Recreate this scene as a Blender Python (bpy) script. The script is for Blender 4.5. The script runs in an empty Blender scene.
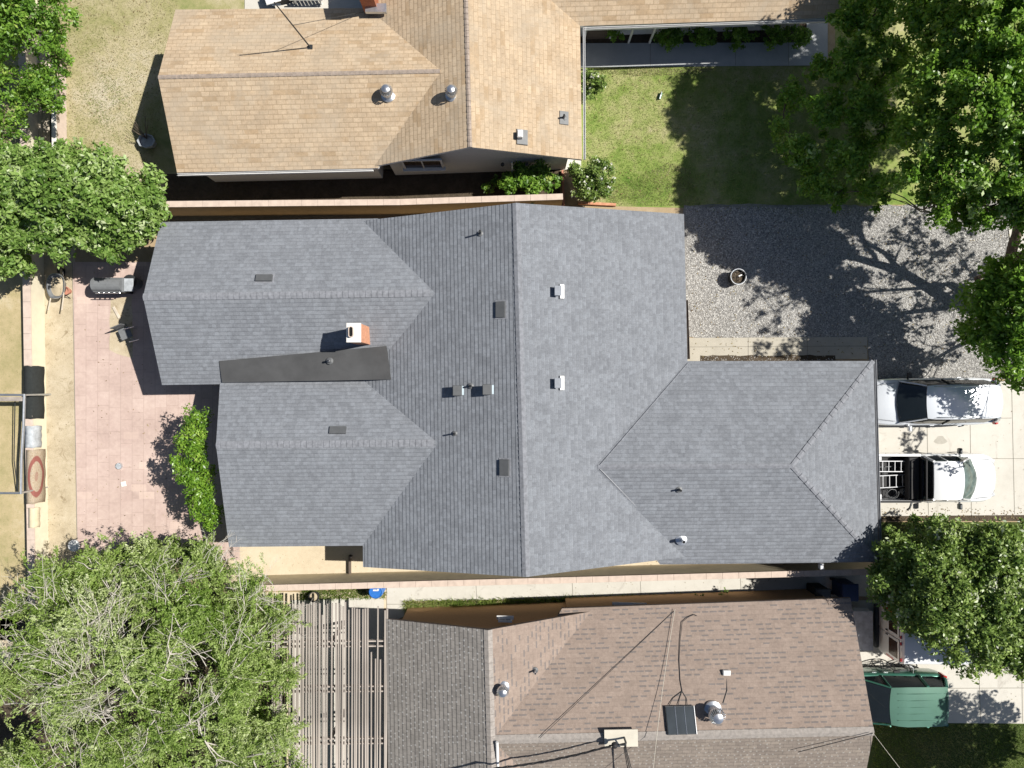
import bpy, math, random
import numpy as np
from mathutils import Vector
random.seed(7); RNG = np.random.default_rng(11)
C = bpy.context.scene.collection
HC, FP = 28.0, 700.0
def P(px, py, z=0.0):
    s = (HC - z) / FP
    return Vector(((px - 512) * s, (384 - py) * s, z))

# ---------------------------------------------------------------- tagging
def tag(o, label=None, cat=None, group=None, kind=None):
    if label: o['label'] = label
    if cat: o['category'] = cat
    if group: o['group'] = group
    if kind: o['kind'] = kind
    return o
def empty(name, loc=(0, 0, 0), rz=0.0, label=None, cat=None, group=None):
    o = bpy.data.objects.new(name, None); C.objects.link(o)
    o.location = loc; o.rotation_euler = (0, 0, rz); o.empty_display_size = .2
    return tag(o, label, cat, group)

# ---------------------------------------------------------------- materials
MATS = {}
def lin(c):
    return tuple(((v / 12.92) if v <= .04045 else ((v + .055) / 1.055) ** 2.4) for v in c)
def new_mat(name):
    m = bpy.data.materials.new(name); m.use_nodes = True
    nt = m.node_tree; b = nt.nodes['Principled BSDF']
    MATS[name] = m
    return m, nt, b
def nd(nt, t, **kw):
    n = nt.nodes.new(t)
    for k, v in kw.items():
        if k.startswith('i_'): n.inputs[k[2:].replace('_', ' ')].default_value = v
        else: setattr(n, k, v)
    return n
def ramp(nt, fac, stops):
    r = nd(nt, 'ShaderNodeValToRGB')
    e = r.color_ramp.elements
    while len(e) < len(stops): e.new(.5)
    for i, (p, c) in enumerate(stops):
        e[i].position = p; e[i].color = (*c, 1) if len(c) == 3 else c
    nt.links.new(fac, r.inputs[0]); return r.outputs[0]
def mixc(nt, fac, a, b, mode='MIX'):
    m = nd(nt, 'ShaderNodeMix', data_type='RGBA', blend_type=mode)
    for sock, v in ((m.inputs[0], fac), (m.inputs[6], a), (m.inputs[7], b)):
        if isinstance(v, (int, float)): sock.default_value = v
        elif isinstance(v, tuple): sock.default_value = (*v, 1) if len(v) == 3 else v
        else: nt.links.new(v, sock)
    return m.outputs[2]
def noise(nt, vec, scale, detail=4, rough=.6, dist=0.0):
    n = nd(nt, 'ShaderNodeTexNoise'); n.inputs['Scale'].default_value = scale
    n.inputs['Detail'].default_value = detail; n.inputs['Roughness'].default_value = rough
    n.inputs['Distortion'].default_value = dist
    nt.links.new(vec, n.inputs['Vector']); return n.outputs['Fac']
def bump(nt, b, h, strength=.3, dist=.02):
    u = nd(nt, 'ShaderNodeBump'); u.inputs['Strength'].default_value = strength
    u.inputs['Distance'].default_value = dist
    nt.links.new(h, u.inputs['Height']); nt.links.new(u.outputs[0], b.inputs['Normal'])
def plain(name, col, rough=.6, metal=0.0, var=.12, scale=6.0, coat=0.0, spec=.5):
    m, nt, b = new_mat(name)
    tc = nd(nt, 'ShaderNodeTexCoord')
    n = noise(nt, tc.outputs['Object'], scale, 5)
    lo = tuple(c * (1 - var) for c in col); hi = tuple(min(1, c * (1 + var)) for c in col)
    nt.links.new(ramp(nt, n, [(.3, lo), (.7, hi)]), b.inputs['Base Color'])
    b.inputs['Roughness'].default_value = rough; b.inputs['Metallic'].default_value = metal
    b.inputs['Coat Weight'].default_value = coat; b.inputs['Specular IOR Level'].default_value = spec
    return m
def ground_mat(name, stops, s1=.5, s2=5, s3=40, bstr=.4, bdist=.03, stain=None, rough=.95, w=(.5, .3, .2)):
    m, nt, b = new_mat(name)
    v = nd(nt, 'ShaderNodeTexCoord').outputs['Object']
    a1 = noise(nt, v, s1, 6, .65, .4); a2 = noise(nt, v, s2, 5, .7); a3 = noise(nt, v, s3, 3, .7)
    def mul(x, k):
        q = nd(nt, 'ShaderNodeMath', operation='MULTIPLY'); nt.links.new(x, q.inputs[0]); q.inputs[1].default_value = k; return q.outputs[0]
    def add(x, y):
        q = nd(nt, 'ShaderNodeMath', operation='ADD'); nt.links.new(x, q.inputs[0]); nt.links.new(y, q.inputs[1]); return q.outputs[0]
    f = add(add(mul(a1, w[0]), mul(a2, w[1])), mul(a3, w[2]))
    col = ramp(nt, f, stops)
    if stain:
        sn = noise(nt, v, stain[1], 5, .7, 1.0)
        col = mixc(nt, ramp(nt, sn, [(.58, (0, 0, 0)), (.72, (1, 1, 1))]), col, stain[0])
    nt.links.new(col, b.inputs['Base Color'])
    b.inputs['Roughness'].default_value = rough; b.inputs['Specular IOR Level'].default_value = .2
    bump(nt, b, add(a2, a3), bstr, bdist)
    return m
def shingle_mat(name, c1, c2, mortar, bw, rh, msize=.012, blot=(.0, .0, .0), blotf=.25, tab=None, bstr=.7, dirt=None, grain=.25, dash=None):
    m, nt, b = new_mat(name)
    uv = nd(nt, 'ShaderNodeUVMap').outputs[0]
    # ragged laminate: wobble the coordinates a little
    br = nd(nt, 'ShaderNodeTexBrick'); br.offset = .5; br.squash = 1.0
    br.inputs['Color1'].default_value = (*c1, 1); br.inputs['Color2'].default_value = (*c2, 1); br.inputs['Mortar'].default_value = (*mortar, 1)
    br.inputs['Scale'].default_value = 1; br.inputs['Mortar Size'].default_value = msize; br.inputs['Mortar Smooth'].default_value = .2
    br.inputs['Brick Width'].default_value = bw; br.inputs['Row Height'].default_value = rh; br.inputs['Bias'].default_value = 0
    nt.links.new(uv, br.inputs['Vector'])
    col = br.outputs['Color']
    if tab:   # a second, offset run of tabs in another tone
        tcol, tw, thr = tab
        mp = nd(nt, 'ShaderNodeMapping'); mp.inputs['Location'].default_value = (3.17, 0, 0); nt.links.new(uv, mp.inputs[0])
        b2 = nd(nt, 'ShaderNodeTexBrick'); b2.offset = .37; b2.offset_frequency = 3
        b2.inputs['Color1'].default_value = (0, 0, 0, 1); b2.inputs['Color2'].default_value = (1, 1, 1, 1); b2.inputs['Mortar'].default_value = (0, 0, 0, 1)
        b2.inputs['Scale'].default_value = 1; b2.inputs['Mortar Size'].default_value = 0.004
        b2.inputs['Brick Width'].default_value = tw; b2.inputs['Row Height'].default_value = rh
        nt.links.new(mp.outputs[0], b2.inputs['Vector'])
        f = ramp(nt, b2.outputs['Color'], [(thr, (0, 0, 0)), (min(1, thr + .12), (1, 1, 1))])
        col = mixc(nt, f, col, tcol)
    if dash:   # short cut-out dashes sitting in the lower edge of some courses
        dcol, dw, dthr = dash[:3]; dl = dash[3] if len(dash) > 3 else 1.0
        def mth(op, x, y=None, z=None):
            q = nd(nt, 'ShaderNodeMath', operation=op)
            for s_, v_ in zip(q.inputs, (x, y, z)):
                if v_ is None: continue
                if isinstance(v_, (int, float)): s_.default_value = v_
                else: nt.links.new(v_, s_)
            return q.outputs[0]
        s0 = nd(nt, 'ShaderNodeSeparateXYZ'); nt.links.new(uv, s0.inputs[0])
        rowf = mth('DIVIDE', s0.outputs[1], rh); row = mth('FLOOR', rowf); fv = mth('FRACT', rowf)
        wn = nd(nt, 'ShaderNodeTexWhiteNoise', noise_dimensions='1D'); nt.links.new(row, wn.inputs['W'])
        cu = mth('ADD', mth('DIVIDE', s0.outputs[0], dw), mth('MULTIPLY', wn.outputs['Value'], 7.0))
        col_i = mth('FLOOR', cu); fu = mth('FRACT', cu)
        cb = nd(nt, 'ShaderNodeCombineXYZ'); nt.links.new(col_i, cb.inputs[0]); nt.links.new(row, cb.inputs[1])
        w2 = nd(nt, 'ShaderNodeTexWhiteNoise', noise_dimensions='2D'); nt.links.new(cb.outputs[0], w2.inputs['Vector'])
        if len(dash) > 3: sel = mth('GREATER_THAN', w2.outputs['Value'], 1 - dthr)
        else: sel = mth('GREATER_THAN', w2.outputs['Value'], .45)
        inu = mth('LESS_THAN', fu, mth('MULTIPLY', mth('ADD', .35, mth('MULTIPLY', w2.outputs['Value'], .65)), dl * dthr if len(dash) < 4 else .3))
        inv = mth('LESS_THAN', fv, .34)
        msk = mth('MULTIPLY', mth('MULTIPLY', inu, inv), sel)
        col = mixc(nt, mth('MULTIPLY', msk, .8), col, dcol)
    obj = nd(nt, 'ShaderNodeTexCoord').outputs['Object']
    n1 = noise(nt, obj, 1.3, 6, .7); n2 = noise(nt, obj, 45, 3, .8); n3 = noise(nt, obj, 9, 4, .75)
    col = mixc(nt, blotf, col, ramp(nt, n1, [(.3, (.35, .35, .35)), (.7, (.65, .65, .65))]), 'OVERLAY')
    col = mixc(nt, .35, col, ramp(nt, n3, [(.3, (.3, .3, .3)), (.7, (.7, .7, .7))]), 'OVERLAY')
    col = mixc(nt, grain, col, ramp(nt, n2, [(.25, (.2, .2, .2)), (.75, (.8, .8, .8))]), 'OVERLAY')
    if dirt:
        dn = noise(nt, obj, dirt[1], 7, .75, .6)
        col = mixc(nt, ramp(nt, dn, [(dirt[2], (0, 0, 0)), (dirt[2] + .2, (dirt[3],) * 3)]), col, dirt[0])
    nt.links.new(col, b.inputs['Base Color'])
    b.inputs['Roughness'].default_value = .93; b.inputs['Specular IOR Level'].default_value = .25
    # courses: a saw-tooth butt edge down the slope, real relief for the sun to catch
    sp = nd(nt, 'ShaderNodeSeparateXYZ'); nt.links.new(uv, sp.inputs[0])
    dv = nd(nt, 'ShaderNodeMath', operation='DIVIDE'); nt.links.new(sp.outputs[1], dv.inputs[0]); dv.inputs[1].default_value = rh
    fr = nd(nt, 'ShaderNodeMath', operation='FRACT'); nt.links.new(dv.outputs[0], fr.inputs[0])
    sb = nd(nt, 'ShaderNodeMapRange'); sb.inputs['From Max'].default_value = .22; nt.links.new(fr.outputs[0], sb.inputs['Value'])
    s2 = nd(nt, 'ShaderNodeMath', operation='MULTIPLY_ADD'); nt.links.new(fr.outputs[0], s2.inputs[0]); s2.inputs[1].default_value = -.9; nt.links.new(sb.outputs[0], s2.inputs[2])
    ad = nd(nt, 'ShaderNodeMath', operation='MULTIPLY_ADD'); nt.links.new(n2, ad.inputs[0]); ad.inputs[1].default_value = .15; nt.links.new(s2.outputs[0], ad.inputs[2])
    bump(nt, b, ad.outputs[0], bstr, .014)
    return m
def leaf_mat(name, stops, trans=.35, rough=.5, spec=.4):
    m, nt, b = new_mat(name)
    at = nd(nt, 'ShaderNodeAttribute'); at.attribute_name = 'tone'
    col = ramp(nt, at.outputs['Fac'], stops)
    nt.links.new(col, b.inputs['Base Color']); b.inputs['Roughness'].default_value = rough
    b.inputs['Specular IOR Level'].default_value = spec
    tr = nd(nt, 'ShaderNodeBsdfTranslucent'); nt.links.new(mixc(nt, .5, col, (.25, .42, .04), 'MIX'), tr.inputs[0])
    mx = nd(nt, 'ShaderNodeMixShader'); mx.inputs[0].default_value = trans
    nt.links.new(b.outputs[0], mx.inputs[1]); nt.links.new(tr.outputs[0], mx.inputs[2])
    nt.links.new(mx.outputs[0], nt.nodes['Material Output'].inputs[0])
    return m

# ---------------------------------------------------------------- mesh building
def link_mesh(name, verts, faces, mats, parent=None, smooth=False, uvs=None, fm=None, tone=None):
    me = bpy.data.meshes.new(name)
    me.from_pydata([tuple(v) for v in verts], [], faces)
    if not isinstance(mats, (list, tuple)): mats = [mats]
    for m in mats: me.materials.append(m)
    if fm is not None: me.polygons.foreach_set('material_index', fm)
    if smooth: me.polygons.foreach_set('use_smooth', [True] * len(me.polygons))
    if uvs is not None:
        l = me.uv_layers.new(name='UVMap'); l.data.foreach_set('uv', [c for u in uvs for c in u])
    me.update()
    o = bpy.data.objects.new(name, me); C.objects.link(o)
    if parent is not None: o.parent = parent
    return o
def fast_mesh(name, V, nper, mat, parent=None, tone=None, smooth=False):
    """V: (N*nper,3) array, faces are consecutive n-gons"""
    V = np.asarray(V, dtype=np.float32); n = len(V) // nper
    me = bpy.data.meshes.new(name)
    me.vertices.add(len(V)); me.vertices.foreach_set('co', V.ravel())
    me.loops.add(n * nper); me.loops.foreach_set('vertex_index', np.arange(n * nper, dtype=np.int32))
    me.polygons.add(n); me.polygons.foreach_set('loop_start', np.arange(0, n * nper, nper, dtype=np.int32))
    me.materials.append(mat); me.update(calc_edges=True)
    if tone is not None:
        a = me.attributes.new('tone', 'FLOAT', 'FACE'); a.data.foreach_set('value', np.asarray(tone, dtype=np.float32))
    me.validate()
    o = bpy.data.objects.new(name, me); C.objects.link(o)
    if parent is not None: o.parent = parent
    return o
class MB:
    def __init__(s): s.v = []; s.f = []
    def add(s, vs, fs):
        k = len(s.v); s.v += [tuple(v) for v in vs]; s.f += [tuple(i + k for i in f) for f in fs]; return s
    def box(s, c, d, rz=0.0, tilt=None, bev=0.0):
        x, y, z = d[0] / 2, d[1] / 2, d[2] / 2; cr, sr = math.cos(rz), math.sin(rz)
        vs = []
        if bev > 0:
            b = min(bev, x * .9, y * .9, z * .9)
            rings = [(-z, b), (-z + b, 0), (z - b, 0), (z, b)]
            for zz, ins in rings:
                X, Y = x - ins, y - ins
                q = b * .7
                for (px, py) in ((-X, -Y + q), (-X + q, -Y), (X - q, -Y), (X, -Y + q), (X, Y - q), (X - q, Y), (-X + q, Y), (-X, Y - q)):
                    vs.append((px, py, zz))
            fs = [tuple(range(7, -1, -1)), tuple(range(24, 32))]
            for r in range(3):
                for i in range(8):
                    j = (i + 1) % 8; fs.append((r * 8 + i, r * 8 + j, r * 8 + 8 + j, r * 8 + 8 + i))
        else:
            for zz in (-z, z):
                for px, py in ((-x, -y), (x, -y), (x, y), (-x, y)): vs.append((px, py, zz))
            fs = [(3, 2, 1, 0), (4, 5, 6, 7), (0, 1, 5, 4), (1, 2, 6, 5), (2, 3, 7, 6), (3, 0, 4, 7)]
        if tilt:
            from mathutils import Euler
            M = Euler(tilt).to_matrix(); vs = [tuple(M @ Vector(v)) for v in vs]
        vs = [(c[0] + a * cr - b_ * sr, c[1] + a * sr + b_ * cr, c[2] + q) for a, b_, q in vs]
        return s.add(vs, fs)
    def tube(s, pts, r, n=8, caps=True):
        pts = [Vector(p) for p in pts]; rs = r if isinstance(r, (list, tuple)) else [r] * len(pts)
        vs = []; prev = None
        for i, p in enumerate(pts):
            d = (pts[min(i + 1, len(pts) - 1)] - pts[max(i - 1, 0)])
            d = d.normalized() if d.length > 1e-9 else Vector((0, 0, 1))
            if prev is None:
                a = Vector((0, 0, 1)) if abs(d.z) < .9 else Vector((1, 0, 0)); u = d.cross(a).normalized()
            else:
                u = prev - d * prev.dot(d); u = u.normalized() if u.length > 1e-6 else d.orthogonal().normalized()
            w = d.cross(u); prev = u
            for k in range(n):
                t = 2 * math.pi * k / n; vs.append(p + (u * math.cos(t) + w * math.sin(t)) * rs[i])
        fs = []
        for i in range(len(pts) - 1):
            for k in range(n):
                j = (k + 1) % n; fs.append((i * n + k, i * n + j, i * n + n + j, i * n + n + k))
        if caps: fs += [tuple(range(n - 1, -1, -1)), tuple(range((len(pts) - 1) * n, len(pts) * n))]
        return s.add(vs, fs)
    def lathe(s, c, prof, n=24, sx=1.0, sy=1.0):
        vs = []
        for r, z in prof:
            for k in range(n):
                t = 2 * math.pi * k / n; vs.append((c[0] + r * sx * math.cos(t), c[1] + r * sy * math.sin(t), c[2] + z))
        fs = []
        for i in range(len(prof) - 1):
            for k in range(n):
                j = (k + 1) % n; fs.append((i * n + k, i * n + j, i * n + n + j, i * n + n + k))
        if prof[0][0] > 1e-4: fs.append(tuple(range(n - 1, -1, -1)))
        if prof[-1][0] > 1e-4: fs.append(tuple(range((len(prof) - 1) * n, len(prof) * n)))
        return s.add(vs, fs)
    def prism(s, pts, z0, z1):
        n = len(pts); vs = [(p[0], p[1], z0) for p in pts] + [(p[0], p[1], z1) for p in pts]
        fs = [tuple(range(n - 1, -1, -1)), tuple(range(n, 2 * n))] + [(i, (i + 1) % n, n + (i + 1) % n, n + i) for i in range(n)]
        return s.add(vs, fs)
    def sphere(s, c, r, n=12, sq=(1, 1, 1)):
        prof = []
        m = n // 2
        vs = [(c[0], c[1], c[2] - r * sq[2])]; fs = []
        for i in range(1, m):
            a = -math.pi / 2 + math.pi * i / m
            for k in range(n):
                t = 2 * math.pi * k / n
                vs.append((c[0] + r * sq[0] * math.cos(a) * math.cos(t), c[1] + r * sq[1] * math.cos(a) * math.sin(t), c[2] + r * sq[2] * math.sin(a)))
        vs.append((c[0], c[1], c[2] + r * sq[2]))
        for k in range(n): fs.append((0, 1 + (k + 1) % n, 1 + k))
        for i in range(m - 2):
            for k in range(n):
                j = (k + 1) % n; fs.append((1 + i * n + k, 1 + i * n + j, 1 + (i + 1) * n + j, 1 + (i + 1) * n + k))
        for k in range(n): fs.append((1 + (m - 2) * n + k, 1 + (m - 2) * n + (k + 1) % n, len(vs) - 1))
        return s.add(vs, fs)
    def build(s, name, mat, parent=None, smooth=False):
        o = link_mesh(name, s.v, s.f, mat, parent, smooth)
        return o
def smooth_by_angle(o, ang=35):
    me = o.data
    me.polygons.foreach_set('use_smooth', [True] * len(me.polygons))
    try:
        me.set_sharp_from_angle(angle=math.radians(ang))
    except Exception: pass
    return o

# ---------------------------------------------------------------- ground sheets
def sheet(name, pts, z, mat, kind='structure', ragged=0.0, step=.25):
    """flat polygon, optional ragged outline; pts = pixel positions on the ground"""
    w = [P(a, b, 0) for a, b in pts]
    out = []
    n = len(w)
    for i in range(n):
        a, b = w[i], w[(i + 1) % n]
        if ragged <= 0: out.append(a); continue
        L = (b - a).length; k = max(1, int(L / step)); nrm = Vector((-(b - a).y, (b - a).x, 0)).normalized()
        for j in range(k):
            q = a.lerp(b, j / k)
            if j: q += nrm * random.gauss(0, ragged)
            out.append(q)
    return link_mesh_kind(name, [(p.x, p.y, z) for p in out], [tuple(range(len(out)))], mat, kind)
def link_mesh_kind(name, v, f, mat, kind):
    import bmesh
    bm = bmesh.new(); vs = [bm.verts.new(p) for p in v]; fc = bm.faces.new(vs)
    bm.normal_update()
    if fc.normal.z < 0: fc.normal_flip()
    bmesh.ops.triangulate(bm, faces=[fc], ngon_method='EAR_CLIP')
    me = bpy.data.meshes.new(name); bm.to_mesh(me); bm.free(); me.materials.append(mat)
    o = bpy.data.objects.new(name, me); C.objects.link(o); o['kind'] = kind
    return o
def in_poly(x, y, poly):
    inside = np.zeros(len(x), bool); n = len(poly)
    for i in range(n):
        x0, y0 = poly[i]; x1, y1 = poly[(i + 1) % n]
        c = ((y0 > y) != (y1 > y)) & (x < (x1 - x0) * (y - y0) / (y1 - y0 + 1e-12) + x0)
        inside ^= c
    return inside
def scatter(pts, n):
    w = [(P(a, b, 0).x, P(a, b, 0).y) for a, b in pts]
    xs = [p[0] for p in w]; ys = [p[1] for p in w]
    x = RNG.uniform(min(xs), max(xs), n); y = RNG.uniform(min(ys), max(ys), n)
    k = in_poly(x, y, w); return x[k], y[k]
def grass_blades(name, pts, n, h, mat, z=.0, wid=.012, keep=None, dry=None):
    x, y = scatter(pts, n)
    if keep is not None:
        k = keep(x, y); x, y = x[k], y[k]
    m = len(x); a = RNG.uniform(0, 2 * np.pi, m); hh = h * RNG.uniform(.4, 1.3, m)
    lx, ly = RNG.normal(0, .5, m) * hh, RNG.normal(0, .5, m) * hh
    V = np.zeros((m, 3, 3)); dx, dy = np.cos(a) * wid, np.sin(a) * wid
    V[:, 0] = np.stack([x - dx, y - dy, np.full(m, z)], 1); V[:, 1] = np.stack([x + dx, y + dy, np.full(m, z)], 1)
    V[:, 2] = np.stack([x + lx, y + ly, z + hh], 1)
    pn = np.sin(x * 1.1 + 2 * np.sin(y * .7)) * .2 + np.sin(y * 1.7 + x * .8 + np.sin(x * 2.3)) * .16 + np.sin(x * 4.1 + y * 3.3) * .08
    if dry is not None: pn = pn + dry(x, y)
    o = fast_mesh(name, V.reshape(-1, 3), 3, mat, tone=np.clip(.5 + pn + RNG.normal(0, .2, m), 0, 1)); o['kind'] = 'stuff'
    return o
def pebbles(name, pts, n, r, mat, z=0.0):
    x, y = scatter(pts, n); m = len(x)
    rr = r * RNG.uniform(.5, 1.4, m); ex = RNG.uniform(.7, 1.4, m)
    a = RNG.uniform(0, 2 * np.pi, m)
    base = []
    for k in range(4): base.append(np.stack([x + rr * ex * np.cos(a + k * np.pi / 2), y + rr * np.sin(a + k * np.pi / 2), np.full(m, z) + rr * .25 * RNG.uniform(.2, 1, m)], 1))
    top = np.stack([x + rr * RNG.normal(0, .25, m), y + rr * RNG.normal(0, .25, m), z + rr * RNG.uniform(.5, .9, m)], 1)
    V = np.stack([np.stack([base[k], base[(k + 1) % 4], top], 1) for k in range(4)], 1).reshape(-1, 3)
    o = fast_mesh(name, V, 3, mat, tone=np.repeat(RNG.uniform(0, 1, m), 4)); o['kind'] = 'stuff'
    return o

# ---------------------------------------------------------------- foliage
def leaves(name, centers, spread, per, size, mat, parent, up=.6, tone_c=None, asp=.5, flat=.8):
    centers = np.asarray(centers); n = len(centers)
    c = np.repeat(centers, per, 0); m = len(c)
    sp = np.asarray(spread) if np.ndim(spread) else np.full(n, spread)
    sp = np.repeat(sp, per)[:, None]
    d = RNG.normal(0, 1, (m, 3)); d /= np.linalg.norm(d, axis=1)[:, None]
    pos = c + d * (RNG.uniform(0, 1, m) ** .5)[:, None] * sp * np.array([1, 1, flat])
    nrm = RNG.normal(0, 1, (m, 3)) + np.array([0, 0, up * 2]) + d * .5; nrm /= np.linalg.norm(nrm, axis=1)[:, None]
    t = np.cross(nrm, RNG.normal(0, 1, (m, 3))); t /= np.linalg.norm(t, axis=1)[:, None] + 1e-9
    bt = np.cross(nrm, t); L = size * RNG.uniform(.6, 1.4, m)[:, None]
    V = np.stack([pos - t * L, pos + bt * L * asp + t * L * .1 + nrm * L * .15, pos + t * L, pos - bt * L * asp + t * L * .1 + nrm * L * .15], 1)
    tc = RNG.normal(.5, .17, n) if tone_c is None else tone_c
    tone = np.clip(np.repeat(tc, per) + RNG.normal(0, .14, m), 0, 1)
    return fast_mesh(name, V.reshape(-1, 3), 4, mat, parent, tone=tone)
def lobe_points(lobes, dens, shell=.45, lower=.35):
    """lobes: (px,py,rpx,z,rz) -> clump centres through each lobe, denser in the outer upper shell"""
    out = []; own = []
    for i, (px, py, r, z, rz) in enumerate(lobes):
        c = P(px, py, z); R = r * (HC - z) / FP
        k = int(dens * R * R * 4)
        d = RNG.normal(0, 1, (k, 3)); d /= np.linalg.norm(d, axis=1)[:, None]
        flip = (d[:, 2] < 0) & (RNG.random(k) > lower); d[flip, 2] *= -1
        rad = (shell + (1 - shell) * RNG.random(k) ** .6)
        ang = np.arctan2(d[:, 1], d[:, 0]); wob = 1 + .16 * np.sin(ang * 3 + i * 2.1) + .13 * np.sin(ang * 7 + i * 4.7) + .09 * np.sin(ang * 13 + i)
        p = np.stack([c.x + d[:, 0] * rad * R * wob, c.y + d[:, 1] * rad * R * wob, c.z + d[:, 2] * rad * rz], 1)
        out.append(p); own += [i] * k
    return np.concatenate(out), np.array(own)
def limb_path(a, b, sag=.15, n=5, jit=.06):
    a, b = Vector(a), Vector(b); L = (b - a).length; pts = []
    off = Vector((random.uniform(-1, 1), random.uniform(-1, 1), .6)) * sag * L
    for i in range(n + 1):
        t = i / n; p = a.lerp(b, t) + off * math.sin(math.pi * t)
        if 0 < i < n: p += Vector([random.gauss(0, jit * L / n) for _ in range(3)])
        pts.append(p)
    return pts
def tree(name, label, base, lobes, dens, per, lsize, lmat, bmat, spread=.3, trunk_r=.18, group=None, fork=.35, up=.6, twig=.12, thin=1.0, crown_name='crown', asp=.5, shell=.45, lower=.35, solid=True):
    t = empty(name, (0, 0, 0), 0, label, 'tree' if 'tree' in name else 'shrub', group)
    pts, own = lobe_points(lobes, dens, shell, lower)
    if thin < 1: k = RNG.random(len(pts)) < thin; pts, own = pts[k], own[k]
    B = Vector(base); cs = [P(l[0], l[1], l[3]) for l in lobes]
    mean = sum(cs, Vector()) / len(cs); top = min(c.z for c in cs)
    F = Vector((B.x * .8 + mean.x * .2, B.y * .8 + mean.y * .2, B.z + (top - B.z) * fork))
    mb = MB()
    mb.tube([B, B.lerp(F, .1) + Vector((.02, 0, 0)), B.lerp(F, .5) + Vector((.05, .04, 0)), F], [trunk_r * 1.35, trunk_r * 1.05, trunk_r * .95, trunk_r * .85], 9)
    tw = MB()
    nodes = [(F, trunk_r * .8)]; order = sorted(range(len(cs)), key=lambda i: (cs[i] - F).length)
    for i in order:
        c = cs[i]; S, rs_ = min(nodes, key=lambda q: (q[0] - c).length + .25 * (q[0] - F).length)
        r0 = max(.03, rs_ * .72); lp = limb_path(S, c, .10, 5); nodes.append((c, r0 * .55)); nodes.append((lp[3], r0 * .7))
        mb.tube(lp, [r0 * (1 - .75 * j / 5) for j in range(6)], 7)
        idx = np.where(own == i)[0]
        for q in RNG.choice(idx, min(len(idx), int(len(idx) * twig) + 3), replace=False):
            st = lp[random.choice((2, 3, 4, 5))]
            tp = limb_path(st, pts[q], .08, 3, .15); tw.tube(tp, [.03, .02, .013, .005], 4, False)
    if len(lobes) < 8 or solid: mb.add(tw.v, tw.f)
    mb.build('trunk', bmat, t, True)
    if len(lobes) >= 8 and not solid: tw.build('branches', bmat, t, True)
    leaves(crown_name, pts, spread * RNG.uniform(.6, 1.35, len(pts)), per, lsize, lmat, t, up, asp=asp)
    return t

def spray_crown(name, lobes, per_area, nl, lsize, lmat, parent, bmat, twig_frac=.3, up=.25):
    """feathery crown: leaves strung along many arching twigs that radiate from each bough"""
    P0, D, Ls, own = [], [], [], []
    for i, (px, py, r, z, rz) in enumerate(lobes):
        c = P(px, py, z); R = r * (HC - z) / FP; k = int(per_area * R * R * 4)
        d = RNG.normal(0, 1, (k, 3)); d[:, 2] = np.abs(d[:, 2]) * .55 - .12 + up; d[:, :2] += RNG.normal(0, .5, 2)
        d /= np.linalg.norm(d, axis=1)[:, None]
        st = np.array(c)[None] + RNG.normal(0, 1, (k, 3)) * np.array([R * .33, R * .33, rz * .22]) - np.array([0, 0, rz * .3])
        P0.append(st); D.append(d); Ls.append(R * RNG.uniform(.45, 1.05, k)); own.append(np.full(k, RNG.normal(0, .10)))
    P0, D, Ls, own = map(np.concatenate, (P0, D, Ls, own)); n = len(P0)
    side = np.cross(D, RNG.normal(0, 1, (n, 3))); side /= np.linalg.norm(side, axis=1)[:, None]; cv = RNG.normal(0, .22, n)
    def at(t, idx):
        return P0[idx] + D[idx] * (Ls[idx] * t)[:, None] + side[idx] * (cv[idx] * Ls[idx] * t * t)[:, None] - np.array([0, 0, 1])[None] * (.28 * Ls[idx] * t ** 2.2)[:, None]
    idx = np.repeat(np.arange(n), nl); m = len(idx); t = .22 + .80 * RNG.random(m) ** .8
    pos = at(t, idx) + RNG.normal(0, .055, (m, 3)) * (1.25 - .6 * t)[:, None]
    ax = D[idx] + RNG.normal(0, .55, (m, 3)); ax /= np.linalg.norm(ax, axis=1)[:, None]
    bt = np.cross(ax, RNG.normal(0, .8, (m, 3)) + np.array([0, 0, 1.0])); bt /= np.linalg.norm(bt, axis=1)[:, None] + 1e-9
    L = lsize * RNG.uniform(.6, 1.5, m)[:, None]
    V = np.stack([pos - ax * L, pos + bt * L * .38, pos + ax * L, pos - bt * L * .38], 1)
    tone = np.clip(.46 + own[idx] + np.repeat(RNG.normal(0, .13, n), nl) + RNG.normal(0, .1, m) + .12 * t, 0, 1)
    fast_mesh(name, V.reshape(-1, 3), 4, lmat, parent, tone=tone)
    q = np.where(RNG.random(n) < twig_frac)[0]; mb = MB()
    ts = [0, .3, .6, .85, 1.08]
    pts = [at(np.full(len(q), tt), q) for tt in ts]
    for j in range(len(q)):
        r = random.choice((.5, .7, 1.0)); mb.tube([pts[a][j] for a in range(5)], [.014 * r, .011 * r, .008 * r, .005 * r, .002], 3, False)
    mb.build('bare_twigs', bmat, parent)['kind'] = 'stuff'
def litter(name, pts, n, mat, z, size=.03):
    x, y = scatter(pts, n); m = len(x); a = RNG.uniform(0, 6.28, m); L = size * RNG.uniform(.5, 1.4, m)
    ax = np.stack([np.cos(a), np.sin(a), RNG.normal(0, .25, m)], 1); bt = np.stack([-np.sin(a), np.cos(a), RNG.normal(0, .25, m)], 1)
    p = np.stack([x, y, np.full(m, z) + .012], 1); L = L[:, None]
    V = np.stack([p - ax * L, p + bt * L * .45, p + ax * L, p - bt * L * .45], 1)
    o = fast_mesh(name, V.reshape(-1, 3), 4, mat, tone=RNG.random(m)); o['kind'] = 'stuff'; return o
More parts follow.
